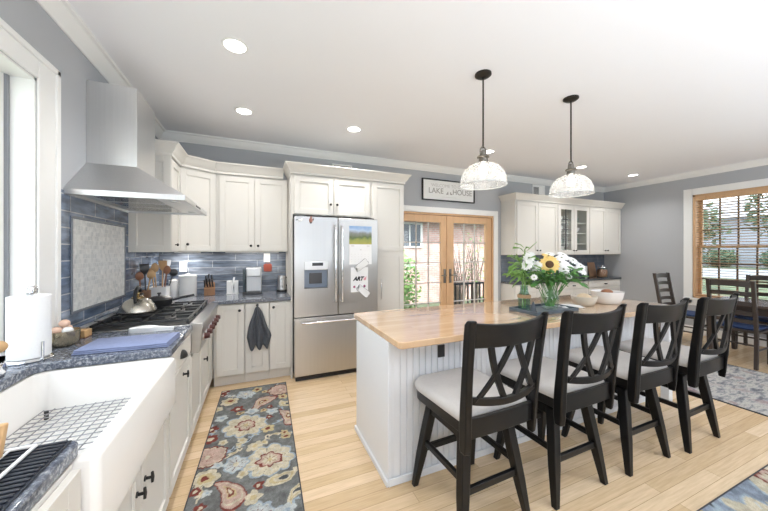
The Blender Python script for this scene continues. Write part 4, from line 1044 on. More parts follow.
# bowls
BX, BY = 2.88, 1.90
tag(MB((BX, BY, IZ)).lathe([(0.065, 0), (0.082, 0.004), (0.100, 0.045), (0.110, 0.085), (0.105, 0.085), (0.094, 0.045), (0.077, 0.012), (0.001, 0.010)], (BX, BY, IZ), 30).build('serving_bowl', plain('oat_ceramic', (0.70, 0.66, 0.58), 0.35), smooth=60), 'small oatmeal-coloured bowl beside the bouquet on the island', 'bowl')
t = thing('bread_roll', 'pale round roll sitting in the oatmeal-coloured bowl', 'bread', (BX, BY, IZ+0.02))
MB().ball((0, 0, 0.045), 0.066, 0.062, 0.045, 10).build('crust', plain('pale_crust', (0.72, 0.58, 0.40), 0.8, var=0.15, vscale=20), t, smooth=60)
BX2, BY2 = 3.185, 1.875
tag(MB((BX2, BY2, IZ)).lathe([(0.085, 0), (0.105, 0.005), (0.127, 0.06), (0.138, 0.12), (0.132, 0.12), (0.120, 0.06), (0.098, 0.014), (0.001, 0.012)], (BX2, BY2, IZ), 34).build('serving_bowl', 'white', smooth=60), 'large plain white bowl near the right end of the island', 'bowl')
t = thing('wooden_scoop', 'dark wooden lump showing over the rim of the white bowl', 'scoop', (BX2, BY2, IZ+0.02))
MB().ball((0, 0, 0.085), 0.055, 0.05, 0.036, 10).build('scoop_head', 'woodred', t, smooth=60)
# napkin by vase
mb = MB((2.62, 1.86, IZ)); N = 14
g = [[None]*N for _ in range(N)]
for i in range(N):
    for j in range(N):
        x = -0.10+0.2*i/(N-1); y = -0.08+0.16*j/(N-1)
        g[i][j] = mb.bm.verts.new((x*(1-0.15*math.sin(j)), y, 0.004+0.030*abs(math.sin(x*22+y*13))*math.exp(-(x*x+y*y)*90)))
for i in range(N-1):
    for j in range(N-1): mb.bm.faces.new((g[i][j], g[i+1][j], g[i+1][j+1], g[i][j+1]))
nk = mb.build('napkin', 'paper', smooth=80); nk.modifiers.new('thick', 'SOLIDIFY').thickness = 0.003
tag(nk, 'crumpled white cloth napkin between the tray and the oatmeal bowl', 'napkin')

# ------------------------------------------------------------------ things on the sink counter
PX, PY = -0.995, 1.965
t = thing('paper_towel_holder', 'steel paper towel stand with round base by the sink', 'paper towel holder', (PX, PY, ZT+0.0015))
MB().lathe([(0.078, 0), (0.080, 0.004), (0.074, 0.012), (0.015, 0.016), (0.001, 0.016)], (0, 0, 0), 32).build('base', 'chrome', t, smooth=50)
MB().cyl((0, 0, 0.016), (0, 0, 0.315), 0.010, seg=14).build('post', 'chrome', t, smooth=50)
MB().lathe([(0.012, 0.308), (0.026, 0.315), (0.027, 0.34), (0.022, 0.350), (0.001, 0.352)], (0, 0, 0), 20).build('finial', 'chrome', t, smooth=50)
MB().tube([(0.066, -0.0433, 0.008), (0.066, -0.0433, 0.05), (0.066, -0.0433, 0.09)], 0.006, 10).build('tension_arm', 'chrome', t, smooth=50)
mb = MB((PX, PY, ZT+0.019)); mb.lathe([(0.0155, 0.0), (0.071, 0.0), (0.071, 0.285), (0.0155, 0.285), (0.0155, 0.0)], (PX, PY, ZT+0.019), 40, None, False)
tag(mb.build('paper_towel_roll', 'paper', smooth=50), 'white paper towel roll on the steel stand', 'paper towel')
EX, EY = -0.968, 2.182
t = thing('egg_bowl', 'small brass-coloured bowl full of eggs beside the paper towels', 'bowl', (EX, EY, ZT+0.0005))
MB().lathe([(0.030, 0), (0.042, 0.003), (0.060, 0.03), (0.066, 0.085), (0.063, 0.085), (0.056, 0.03), (0.038, 0.008), (0.001, 0.006)], (0, 0, 0), 26).build('body', plain('brushed_brass_steel', (0.62, 0.52, 0.36), 0.25, 0.9), t, smooth=60)
for i, (x, y, z, m_) in enumerate(((-0.024, -0.018, 0.088, 'egg'), (0.024, -0.022, 0.085, 'white'), (0.0, 0.024, 0.09, 'egg'), (0.002, -0.002, 0.122, 'egg'), (-0.024, 0.02, 0.046, 'egg'), (0.024, 0.0, 0.046, 'egg'))):
    lab = {0: 'tan egg at the near side of the brass-coloured bowl', 1: 'white egg in the brass-coloured bowl', 2: 'tan egg at the wall side of the brass-coloured bowl', 3: 'tan egg on top of the heap in the bowl'}.get(i, 'tan egg low in the brass-coloured bowl')
    tag(MB((EX+x, EY+y, ZT+z)).ball((EX+x, EY+y, ZT+z), 0.024, 0.021, 0.021, 9).build('egg', m_, smooth=60), lab, 'egg', 'eggs in the bowl')
t = thing('wooden_block', 'small striped wooden block on the counter below the mosaic panel', 'wooden block', (-0.985, 2.355, ZT+0.0005), R(-5))
mb = MB()
for k in range(5): mb.box(-0.05+k*0.0205, -0.05+k*0.0205+0.019, -0.035, 0.035, 0.004, 0.045)
mb.build('slats', 'wood', t, bevel=0.002)
MB().box(-0.05, 0.051, -0.033, 0.033, 0, 0.004).build('base', 'woodred', t)
# dish brush in holder
t = thing('brush_holder', 'steel cup behind the sink holding a wooden dish brush', 'holder', (-0.985, 1.74, ZT+0.0015))
MB().lathe([(0.026, 0), (0.032, 0.01), (0.034, 0.03), (0.030, 0.055), (0.027, 0.056), (0.028, 0.03), (0.02, 0.008), (0.001, 0.006)], (0, 0, 0), 22).build('cup', 'chrome', t, smooth=60)
t = thing('dish_brush', 'wooden dish brush standing in the steel cup behind the sink', 'brush', (-0.985, 1.74, ZT+0.01))
MB().cyl((0, 0, 0.0), (0.006, -0.006, 0.09), 0.007, seg=10).build('handle', 'wood', t, smooth=50)
MB().ball((0.008, -0.008, 0.115), 0.034, 0.034, 0.026, 9).build('head', 'wood', t, smooth=60)
# folded blue towel
def folded_towel(name, label, mat, cx, cy, w, d, layers, rz, z):
    t = thing(name, label, 'towel', (cx, cy, z), rz)
    mb = MB(); th = 0.008
    secs = []
    for L in range(layers):
        N = 16
        s = 1-0.015*L
        top = []
        rings = []
        for i in range(N+1):
            x = -w/2*s + w*s*i/N
            wob = 0.002*math.sin(i*1.7+L)+0.0015*math.sin(i*0.6+2*L)
            z0 = L*th; z1 = z0+th*0.95
            rings.append([(x, -d/2*s+wob, z0), (x, -d/2*s-0.003+wob, (z0+z1)/2), (x, -d/2*s+wob, z1), (x, 0, z1+0.0015*math.sin(i*0.9)), (x, d/2*s+wob, z1), (x, d/2*s+0.002, (z0+z1)/2), (x, d/2*s, z0)])
        mb.sections(rings)
    mb.build('cloth', mat, t, smooth=60)
    return t
folded_towel('dish_towel', 'folded periwinkle-blue dish towel on the counter beside the sink', 'blueg', -0.635, 2.06, 0.40, 0.23, 3, R(-3), ZT+0.0005)
t = thing('spoon_rest', 'white ceramic spoon rest in front of the stove grates', 'spoon rest', (-0.625, 2.355, ZT+0.0005), R(-4))
mb = MB()
secs = []
for i in range(21):
    f = i/20; x = -0.12+0.24*f; wd = 0.045*math.sqrt(max(0, 1-((f-0.33)/0.34)**2)) if f < 0.62 else 0.0
    wd = max(wd, 0.020*(1-0.4*max(0, f-0.6)/0.4)) if f > 0.05 else max(wd, 0.008)
    hgt = 0.028+0.005*math.sin(f*5)
    secs.append([(x, -wd*0.7, 0), (x, -wd, hgt), (x, -wd*0.8, hgt), (x, 0, 0.008), (x, wd*0.8, hgt), (x, wd, hgt), (x, wd*0.7, 0)])
mb.sections(secs); mb.build('dish', 'white', t, smooth=50)

# near counter: drying mat, wire rack, boards
t = thing('drying_mat', 'dark ribbed drying mat on the counter in front of the sink', 'mat', (-0.70, 0.73, ZT+0.0005))
o = t.location[:]
MB(o).box(-0.96, -0.462, 0.35, 1.078, ZT+0.0005, ZT+0.005).build('base', 'lake_stone', t, bevel=0.002)
mb = MB(o)
k = 0.36
while k < 1.068: mb.box(-0.955, -0.467, k, k+0.008, ZT+0.005, ZT+0.010); k += 0.016
mb.build('ribs', 'lake_stone', t, bevel=0.002)
t = thing('dish_rack', 'white wire dish rack standing on the dark drying mat', 'dish rack', (-0.74, 0.74, ZT+0.0105))
o = t.location[:]
mb = MB(o); zb = ZT+0.0105
for x in (-0.94, -0.525):
    mb.tube([(x, 0.42, zb+0.005), (x, 1.06, zb+0.005)], 0.0045, 8)
for y in (0.42, 1.06): mb.tube([(-0.94, y, zb+0.005), (-0.525, y, zb+0.005)], 0.0045, 8)
for k in range(7):
    x = -0.89+k*0.053; mb.tube([(x, 0.42, zb+0.005), (x, 1.06, zb+0.005)], 0.003, 6)
mb.build('base_wires', plain('white_coated_wire', (0.8, 0.8, 0.8), 0.4), t, smooth=50)
mb = MB(o)
for k in range(6):
    y = 0.48+k*0.1; mb.tube([(-0.56, y, zb+0.005), (-0.56, y+0.01, zb+0.06), (-0.60, y+0.01, zb+0.075), (-0.64, y+0.01, zb+0.06), (-0.64, y, zb+0.005)], 0.003, 6)
mb.build('plate_loops', plain('white_coated_wire', (0.8, 0.8, 0.8), 0.4), t, smooth=50)
for i, (y, x0, x1, h, lab) in enumerate(((1.005, -0.70, -0.562, 0.085, 'small wooden board leaning in the rack, the one nearer the sink'), (0.925, -0.70, -0.552, 0.065, 'small wooden board leaning in the rack, the one farther from the sink'))):
    b_ = MB((x1, y, zb+0.01)); b_.hexa([(x0, y, zb+0.011), (x1, y, zb+0.011), (x1, y+0.016, zb+0.011), (x0, y+0.016, zb+0.011), (x0, y+0.02, zb+h), (x1, y+0.02, zb+h), (x1, y+0.036, zb+h), (x0, y+0.036, zb+h)])
    tag(b_.build('wooden_board', 'wood', bevel=0.004), lab, 'board', 'wooden boards in the dish rack')

# ------------------------------------------------------------------ stove top and corner counter
GZ = 0.9595
t = thing('tea_kettle', 'stainless dome tea kettle with black handle on the stove', 'kettle', (-0.845, 2.86, GZ), R(95))
MB().lathe([(0.115, 0), (0.121, 0.006), (0.119, 0.02), (0.104, 0.055), (0.078, 0.09), (0.046, 0.108), (0.030, 0.112), (0.001, 0.112)], (0, 0, 0), 36).build('body', plain('kettle_steel', (0.55, 0.52, 0.46), 0.25, 1.0), t, smooth=60)
MB().lathe([(0.040, 0.108), (0.040, 0.116), (0.026, 0.124), (0.008, 0.126), (0.008, 0.138), (0.014, 0.144), (0.012, 0.152), (0.001, 0.154)], (0, 0, 0), 20).build('lid', plain('lid_brass', (0.55, 0.42, 0.22), 0.25, 1.0), t, smooth=50)
MB().tube([(0.075, 0, 0.075), (0.10, 0, 0.095), (0.118, 0, 0.118)], [0.020, 0.015, 0.011], 12).build('spout', plain('kettle_spout', (0.66, 0.63, 0.56), 0.18, 1.0), t, smooth=50)
MB().tube([(-0.078, 0, 0.088), (-0.088, 0, 0.13), (-0.06, 0, 0.172), (0.0, 0, 0.19), (0.055, 0, 0.178), (0.075, 0, 0.15)], [0.010, 0.012, 0.013, 0.014, 0.013, 0.010], 10).build('handle', 'blackplastic', t, smooth=60)
MB().ball((0.118, 0, 0.125), 0.014, 0.014, 0.012, 8).build('spout_cap', 'blackplastic', t, smooth=60)
t = thing('saute_pan', 'black lidded pan on the rear burner behind the kettle', 'pan', (-0.775, 3.12, GZ))
MB().lathe([(0.075, 0), (0.085, 0.004), (0.098, 0.055), (0.102, 0.058), (0.094, 0.054), (0.08, 0.008), (0.001, 0.006)], (0, 0, 0), 30).build('body', 'iron', t, smooth=50)
MB().lathe([(0.103, 0.0585), (0.098, 0.066), (0.05, 0.082), (0.008, 0.086), (0.008, 0.10), (0.016, 0.106), (0.012, 0.114), (0.001, 0.115)], (0, 0, 0), 30).build('lid', 'dark_steel', t, smooth=50)
MB().tube([(0.095, 0, 0.045), (0.15, 0.02, 0.06), (0.25, 0.05, 0.075)], [0.009, 0.010, 0.011], 10).build('handle', 'blackplastic', t, smooth=60)

def crock(name, label, x, y, shape):
    t = thing(name, label, 'crock', (x, y, ZT+0.0005))
    if shape == 'box':
        mb = MB(); q = 0.078
        mb.sections([[(a, b, 0) for a, b in round_poly(-q*0.9, q*0.9, -q*0.8, q*0.8, 0.015)], [(a, b, 0.15) for a, b in round_poly(-q, q, -q*0.88, q*0.88, 0.015)], [(a, b, 0.15) for a, b in round_poly(-q+0.008, q-0.008, -q*0.88+0.008, q*0.88-0.008, 0.012)], [(a, b, 0.01) for a, b in round_poly(-q*0.9+0.008, q*0.9-0.008, -q*0.8+0.008, q*0.8-0.008, 0.012)]])
        mb.build('body', 'white', t, smooth=50)
    else:
        MB().lathe([(0.048, 0), (0.052, 0.004), (0.052, 0.15), (0.047, 0.15), (0.047, 0.008), (0.001, 0.006)], (0, 0, 0), 24).build('body', plain('copper_crock', (0.33, 0.19, 0.12), 0.3, 0.6), t, smooth=50)
    return t
crock('utensil_crock', 'white square crock packed with wooden spoons in the corner', -0.925, 3.74, 'box')
crock('utensil_crock', 'brown round crock of utensils between the kettle and the white crock', -0.97, 3.44, 'round')
def utensil(kind, label, base, tip, mat, name, group):
    base = Vector(base); tip = Vector(tip); t = thing(name, label, 'utensil', base[:], 0, group)
    d = tip-base; nrm = Vector((0.35, -1, 0.1)); nrm = (nrm - d.normalized()*nrm.dot(d.normalized())).normalized(); s = d.normalized().cross(nrm)
    L = d.length
    mb = MB(); mb.tube([(0, 0, 0), d*0.5, d*0.78], [0.005, 0.0055, 0.006], 8); mb.build('handle', mat, t, smooth=60)
    mb = MB(); secs = []
    for i in range(9):
        f = i/8; w = {'spoon': 0.031*math.sqrt(max(0.02, 1-(2*f-1)**2)), 'spatula': 0.012+0.024*min(1, f*2.2), 'ladle': 0.038*math.sqrt(max(0.02, 1-(2*f-1)**2))}[kind]
        c = d*(0.74+0.26*f) - nrm*(-0.008*math.sin(PI*f))
        secs.append([c-s*w, c-s*w*0.4+nrm*0.004, c+s*w*0.4+nrm*0.004, c+s*w, c+s*w*0.4-nrm*0.004, c-s*w*0.4-nrm*0.004])
    mb.sections(secs); mb.build('head', mat, t, smooth=60)
cx, cy = -0.925, 3.74
UT_ = [(-0.05, 0.02, -0.075, 0.02, 1.26, 'spoon', 'wood', 'tan wooden spoon leaning to the wall side of the white crock'), (-0.02, -0.03, -0.03, -0.05, 1.31, 'spoon', 'wood', 'tall tan wooden spoon standing upright in the white crock'),
       (0.02, 0.02, 0.02, 0.03, 1.33, 'spatula', 'wood', 'tallest wooden spatula in the white crock'), (0.045, -0.02, 0.075, -0.03, 1.28, 'spoon', 'woodred', 'dark reddish wooden spoon in the white crock'),
       (0.05, 0.03, 0.12, 0.05, 1.24, 'ladle', 'blackplastic', 'black ladle leaning to the right in the white crock'), (0.0, 0.04, 0.05, 0.06, 1.34, 'spatula', 'steel', 'metal spatula at the back of the white crock')]
for (a, b, c, d, z, k, m_, lab) in UT_: utensil(k, lab, (cx+a*0.8, cy+b, ZT+0.02), (cx+c, cy+d, z), m_, 'cooking_utensil', 'utensils in the white crock')
cx, cy = -0.97, 3.44
for (a, b, c, d, z, k, m_, lab) in [(-0.02, 0.0, -0.02, -0.06, 1.24, 'spoon', 'woodred', 'dark wooden spoon leaning toward the kettle in the brown crock'), (0.02, 0.0, 0.0, 0.0, 1.31, 'spatula', 'blackplastic', 'tall black spatula in the brown crock'), (0.0, 0.02, 0.06, 0.0, 1.25, 'spoon', 'wood', 'tan wooden spoon in the brown crock')]:
    utensil(k, lab, (cx+a, cy+b, ZT+0.02), (cx+c, cy+d, z), m_, 'cooking_utensil', 'utensils in the brown crock')
def canister(label, x, y, r, h):
    t = thing('canister', label, 'canister', (x, y, ZT+0.0005), 0, 'white canisters')
    MB().lathe([(r*0.96, 0), (r, 0.006), (r, h*0.82), (r*0.97, h*0.83), (0.001, h*0.83)], (0, 0, 0), 30).build('body', 'white', t, smooth=40)
    MB().lathe([(r*1.03, h*0.832), (r*1.04, h*0.87), (r*0.98, h*0.93), (r*0.3, h*0.95), (0.02, h*0.955), (0.024, h*0.985), (0.001, h)], (0, 0, 0), 30).build('lid', 'white', t, smooth=40)
canister('small white lidded canister beside the utensil crock', -0.865, 4.045, 0.052, 0.20)
canister('large white lidded canister in the corner under the outlet', -0.725, 4.0, 0.088, 0.26)
# knife block
t = thing('knife_block', 'reddish wooden knife block on the corner counter', 'knife block', (-0.515, 4.03, ZT+0.0005), R(8))
mb = MB(); mb.prism([(-0.07, 0.0), (0.06, 0.0), (0.06, 0.125), (0.03, 0.15), (-0.07, 0.085)], -0.055, 0.055, 'x'); mb.build('block', plain('acacia', (0.27, 0.135, 0.062), 0.4, var=0.25, vscale=5, stretch=(12, 2, 2)), t, bevel=0.004)
for i, (x, f, L) in enumerate(((-0.04, 0.25, 0.10), (-0.013, 0.25, 0.12), (0.014, 0.25, 0.12), (0.04, 0.25, 0.10), (-0.03, 0.65, 0.12), (0.0, 0.65, 0.14), (0.03, 0.65, 0.13))):
    yb = -0.07+0.10*f; zb_ = 0.085+0.065*f; d = Vector((0, -0.42, 0.9)).normalized()
    c0 = Vector((-0.515+x, 4.03+yb, ZT+zb_-0.004))
    k_ = thing('knife', 'black-handled knife standing in the wooden knife block', 'knife', c0[:], 0, 'knives in the block')
    mb = MB(); mb.sweep([d*0.008, d*0.05, d*L], [(0.007, 0, 0), (0.0065, 0, 0), (0.008, 0, 0)], [(0, 0.010, 0.004), (0, 0.009, 0.004), (0, 0.011, 0.004)]); mb.build('handle', 'blackplastic', k_, bevel=0.002)
    mb = MB(); mb.sweep([d*0.0, d*0.010], (0.006, 0, 0), (0, 0.009, 0.003)); mb.build('bolster', 'chrome', k_)
# recipe/tissue holder
t = thing('napkin_holder', 'white napkin holder with a curved metal clip between knives and coffee maker', 'napkin holder', (-0.275, 4.06, ZT+0.0005))
MB().box(-0.065, 0.065, -0.035, 0.035, 0.0, 0.008).build('base', 'white', t, bevel=0.002)
MB().box(-0.062, -0.008, -0.025, 0.025, 0.008, 0.155).box(0.018, 0.062, -0.025, 0.025, 0.008, 0.155).build('napkins', 'paper', t, bevel=0.003)
MB().sweep([(0.005, -0.028, 0.008), (-0.002, -0.03, 0.08), (0.012, -0.03, 0.16), (0.02, -0.028, 0.20)], (0.010, 0, 0), (0, 0.003, 0)).build('clip', 'steel', t, smooth=60)
# coffee maker
t = thing('coffee_maker', 'silver and black single-serve coffee maker on the back counter', 'coffee maker', (-0.055, 3.98, ZT+0.0005))
MB().box(-0.105, 0.105, -0.12, 0.14, 0.0, 0.025).build('base', 'blackplastic', t, bevel=0.006)
MB().box(-0.072, 0.105, 0.0, 0.14, 0.025, 0.31).build('column', plain('silver_plastic', (0.60, 0.62, 0.64), 0.3, 0.4), t, bevel=0.01)
MB().box(-0.066, 0.099, -0.115, 0.0, 0.21, 0.315).build('brew_head', plain('silver_plastic', (0.60, 0.62, 0.64), 0.3, 0.4), t, bevel=0.015, seg=3)
MB().box(-0.06, 0.093, -0.010, 0.0, 0.03, 0.205).build('splash_panel', plain('pale_silver', (0.70, 0.72, 0.75), 0.35, 0.2), t)
MB().box(-0.105, -0.074, -0.03, 0.13, 0.025, 0.30).build('water_tank', 'darkglass', t, bevel=0.006)
MB().box(-0.05, 0.085, -0.11, -0.02, 0.0255, 0.034).build('drip_tray', 'dark_steel', t, bevel=0.002)
t = thing('pot_holder', 'red quilted pot holder hanging right of the coffee maker', 'pot holder', (0.125, YB-0.03, 1.165))
mb = MB(); mb.sections([[(a, -0.0, b) for a, b in round_poly(-0.05, 0.05, 0.0, 0.10, 0.02)], [(a, 0.012, b) for a, b in round_poly(-0.05, 0.05, 0.0, 0.10, 0.02)]]); mb.build('pad', 'red', t, bevel=0.004)
MB().tube([(-0.02, 0.006, 0.10), (-0.01, 0.006, 0.12), (0.01, 0.006, 0.12), (0.02, 0.006, 0.10)], 0.003, 6).build('loop', 'red', t)
t = thing('electric_kettle', 'small black and steel electric kettle next to the refrigerator panel', 'kettle', (0.285, 4.02, ZT+0.0005))
MB().lathe([(0.062, 0), (0.064, 0.02), (0.05, 0.025), (0.001, 0.025)], (0, 0, 0), 24).build('base', 'blackplastic', t, smooth=40)
MB().lathe([(0.055, 0.0255), (0.056, 0.05), (0.046, 0.19), (0.044, 0.20), (0.001, 0.205)], (0, 0, 0), 24).build('body', 'steel', t, smooth=40)
MB().tube([(0.048, 0, 0.18), (0.085, 0, 0.18), (0.09, 0, 0.10), (0.055, 0, 0.07)], 0.009, 8).build('handle', 'blackplastic', t, smooth=50)
MB().box(-0.01, 0.01, -0.0575, -0.046, 0.06, 0.17).build('water_gauge', 'chrome', t, bevel=0.002)
def outlet(label, x, z, w=0.075):
    t = thing('outlet', label, 'outlet', (x, YB-0.0085, z))
    MB().box(-w/2, w/2, -0.006, 0.0, -0.058, 0.058).build('plate', 'white', t, bevel=0.002)
    MB().box(-0.017, 0.017, -0.009, -0.006, -0.045, -0.006).box(-0.017, 0.017, -0.009, -0.006, 0.006, 0.045).build('socket', 'white', t, bevel=0.001)
outlet('white outlet on the blue tile above the large canister', -0.80, 1.245)
outlet('white outlet on the blue tile above the red pot holder', 0.115, 1.345)

# towel hanging on the cabinet knob
t = thing('hand_towel', 'charcoal hand towel hanging from a cabinet knob', 'towel', (0.0, FY-0.055, 0.44))
mb = MB((0, FY-0.055, 0.44)); N = 26; MZ = 22
rows = []
for j in range(MZ+1):
    f = j/MZ; z = 0.845-0.455*f
    half = 0.012+0.108*min(1, (f/0.72))**0.8 if f < 0.72 else 0.120-0.035*(f-0.72)/0.28
    row = []
    for i in range(N+1):
        s = -1+2*i/N
        hem = 0.026*max(0, f-0.72)/0.28*(math.sin(s*7.0+1.0))
        x = 0.0+0.035*f*0.6 + s*half + 0.004*math.sin(j*0.5)
        y = FY-0.052 - 0.014*math.cos(s*PI*2.5)*(0.4+0.6*f) - 0.008*math.sin(s*9+f*2)*(f)
        row.append((x, y, z-hem-0.02*abs(s)*(1-f)))
    rows.append(row)
V = [[mb._v(p) for p in r] for r in rows]
for j in range(MZ):
    for i in range(N): mb.bm.faces.new((V[j][i], V[j][i+1], V[j+1][i+1], V[j+1][i]))
tw = mb.build('cloth', 'towel', t, smooth=80); tw.modifiers.new('thick', 'SOLIDIFY').thickness = 0.005
mb = MB((0, FY-0.055, 0.44)); mb.tube([(-0.006, FY-0.05, 0.835), (0.0, FY-0.042, 0.868), (0.008, FY-0.05, 0.835)], 0.003, 6).build('loop', 'towel', t)

# bar counter items
t = thing('cutting_board', 'wooden cutting board leaning on the slate tile of the bar', 'cutting board', (6.50, 4.11, BZ+0.0005))
mb = MB(); mb.hexa([(-0.11, -0.03, 0), (0.11, -0.03, 0), (0.11, -0.012, 0), (-0.11, -0.012, 0), (-0.11, 0.03, 0.30), (0.11, 0.03, 0.30), (0.11, 0.048, 0.30), (-0.11, 0.048, 0.30)]); mb.build('board', plain('walnut_board', (0.33, 0.19, 0.11), 0.5, var=0.3, vscale=3, stretch=(6, 1, 1)), t, bevel=0.004)
t = thing('glass_jar', 'lidded glass jar of brown snacks at the end of the bar counter', 'jar', (6.56, 3.95, BZ+0.0005))
MB().lathe([(0.085, 0), (0.092, 0.006), (0.098, 0.12), (0.080, 0.19), (0.076, 0.195), (0.094, 0.12), (0.088, 0.01), (0.001, 0.008)], (0, 0, 0), 24).build('body', 'vaseglass', t, smooth=50)
MB().lathe([(0.075, 0.009), (0.084, 0.02), (0.090, 0.12), (0.078, 0.16), (0.001, 0.165)], (0, 0, 0), 20).build('contents', plain('snack_mix', (0.36, 0.17, 0.10), 0.8, var=0.5, vscale=50), t, smooth=50)
MB().lathe([(0.082, 0.196), (0.082, 0.214), (0.04, 0.222), (0.016, 0.224), (0.022, 0.245), (0.001, 0.252)], (0, 0, 0), 24).build('lid', 'chrome', t, smooth=50)
t = thing('candle', 'thin white pillar candle beside the cutting board', 'candle', (6.22, 4.06, BZ+0.0005))
MB().cyl((0, 0, 0), (0, 0, 0.23), 0.022, seg=18).build('wax', 'white', t, smooth=50); MB().cyl((0, 0, 0.23), (0, 0, 0.24), 0.002, seg=6).build('wick', 'black', t)

# sign, vents
t = thing('wall_sign', 'white wooden lake house sign in a black frame above the french doors', 'sign', (2.925, YB, 2.25))
o = t.location[:]
MB(o).box(2.425, 3.425, YB-0.018, YB-0.001, 2.262, 2.578).build('board', 'signwhite', t)
mb = MB(o)
for q in ((2.41, 3.44, 2.247, 2.264), (2.41, 3.44, 2.576, 2.593), (2.41, 2.427, 2.264, 2.576), (3.423, 3.44, 2.264, 2.576)): mb.box(q[0], q[1], YB-0.035, YB-0.001, q[2], q[3])
mb.build('frame', 'black', t, bevel=0.002)
text_obj('lettering', 'WELCOME TO OUR', (-0.01, -0.0190, 0.245), 0.075, 'fadedink', t)
text_obj('lettering', 'LAKE', (-0.255, -0.0190, 0.155), 0.125, 'ink', t)
text_obj('lettering', 'HOUSE', (0.265, -0.0190, 0.155), 0.125, 'ink', t)
mb = MB()
for s in (-1, 1):
    mb.prism([(s*0.018-0.0, 0.11), (s*0.022, 0.155), (s*0.034, 0.155), (s*0.036, 0.128), (s*0.060, 0.122), (s*0.062, 0.11)], -0.0198, -0.0185, 'y')
mb.build('chair_emblem', 'ink', t)
mb = MB(); mb.box(-0.14, 0.14, -0.0198, -0.0185, 0.062, 0.066).build('underline', 'fadedink', t)
def vent(name, label, x0, x1, z0, z1, dark):
    t = thing(name, label, 'vent', ((x0+x1)/2, YB, z0)); o = t.location[:]
    mb = MB(o); f = 0.022
    mb.box(x0, x1, YB-0.012, YB-0.001, z0, z0+f).box(x0, x1, YB-0.012, YB-0.001, z1-f, z1).box(x0, x0+f, YB-0.012, YB-0.001, z0+f, z1-f).box(x1-f, x1, YB-0.012, YB-0.001, z0+f, z1-f); mb.build('frame', 'trim', t, bevel=0.002)
    mb = MB(o); n = int((z1-z0-2*f)/0.018)
    for k in range(n): mb.box(x0+f, (x0+x1)/2 if dark else x1-f, YB-0.010, YB-0.003, z0+f+k*0.018, z0+f+k*0.018+0.009)
    mb.build('slats', 'dark_steel' if dark else 'trim', t)
    MB(o).box(x0+f, x1-f, YB-0.003, YB-0.001, z0+f, z1-f).build('backing', 'trim' if dark else 'dark_steel', t)
vent('vent_grille', 'long white vent grille above the refrigerator cabinets', 0.97, 1.26, 2.585, 2.66, False)
vent('vent_grille', 'small square white vent on the wall above the bar cabinets', 4.83, 5.16, 2.46, 2.70, True)

# ------------------------------------------------------------------ lamps
def dropped():
    m = MB(); m.T = Matrix.Translation((0, 0, -0.045)); return m
def pendant(label, x, y):
    t = thing('pendant_lamp', label, 'pendant lamp', (x, y, ZC), 0, 'glass dome pendants over the island')
    MB().lathe([(0.062, 0), (0.062, -0.012), (0.045, -0.024), (0.012, -0.028), (0.001, -0.028)], (0, 0, -0.0005), 26).build('ceiling_plate', 'bronze', t, smooth=40)
    MB().cyl((0, 0, -0.028), (0, 0, -0.575), 0.0065, seg=10).build('rod', 'bronze', t, smooth=40)
    dropped().tube([(0.028*math.cos(a), 0.0, -0.555+0.034*math.sin(a)) for a in [R(k) for k in range(-40, 221, 20)]], 0.0055, 8).build('yoke', 'nickel', t, smooth=50)
    dropped().lathe([(0.012, -0.545), (0.024, -0.555), (0.026, -0.585), (0.042, -0.592), (0.046, -0.602), (0.034, -0.610), (0.036, -0.640), (0.001, -0.642)], (0, 0, 0), 22).build('socket', 'nickel', t, smooth=40)
    P = [(0.040, -0.645), (0.075, -0.652), (0.115, -0.672), (0.148, -0.708), (0.168, -0.755), (0.175, -0.815)]
    P2 = [(r-0.004, z-0.002) for r, z in P[::-1]]; P2[0] = (0.171, -0.815)
    mb = dropped(); seg = 64
    secs = [[(r*(1+0.006*(i % 2))*math.cos(2*PI*i/seg), r*(1+0.006*(i % 2))*math.sin(2*PI*i/seg), z) for i in range(seg)] for r, z in P+P2]
    mb.sections(secs, cap=False); mb.build('glass_shade', 'shade', t, smooth=30)
    dropped().lathe([(0.1745, -0.812), (0.177, -0.815), (0.1745, -0.819), (0.170, -0.815), (0.1745, -0.812)], (0, 0, 0), 48, None, False).build('shade_rim', plain('rim_glass', (0.75, 0.76, 0.76), 0.15), t, smooth=60)
    dropped().lathe([(0.012, -0.643), (0.016, -0.66), (0.030, -0.69), (0.032, -0.715), (0.022, -0.738), (0.001, -0.745)], (0, 0, 0), 18).build('bulb', 'bulb', t, smooth=60)
    d = bpy.data.lights.new('pendant_light', 'POINT'); d.energy = 0.9; d.color = (1, 0.93, 0.82); d.shadow_soft_size = 0.04
    l = bpy.data.objects.new('pendant_light', d); COL.objects.link(l); l.parent = t; l.location = (0, 0, -0.825)
pendant('glass dome pendant lamp hanging nearer the refrigerator', 1.61, 1.84)
pendant('glass dome pendant lamp hanging nearer the dining window', 2.59, 1.825)

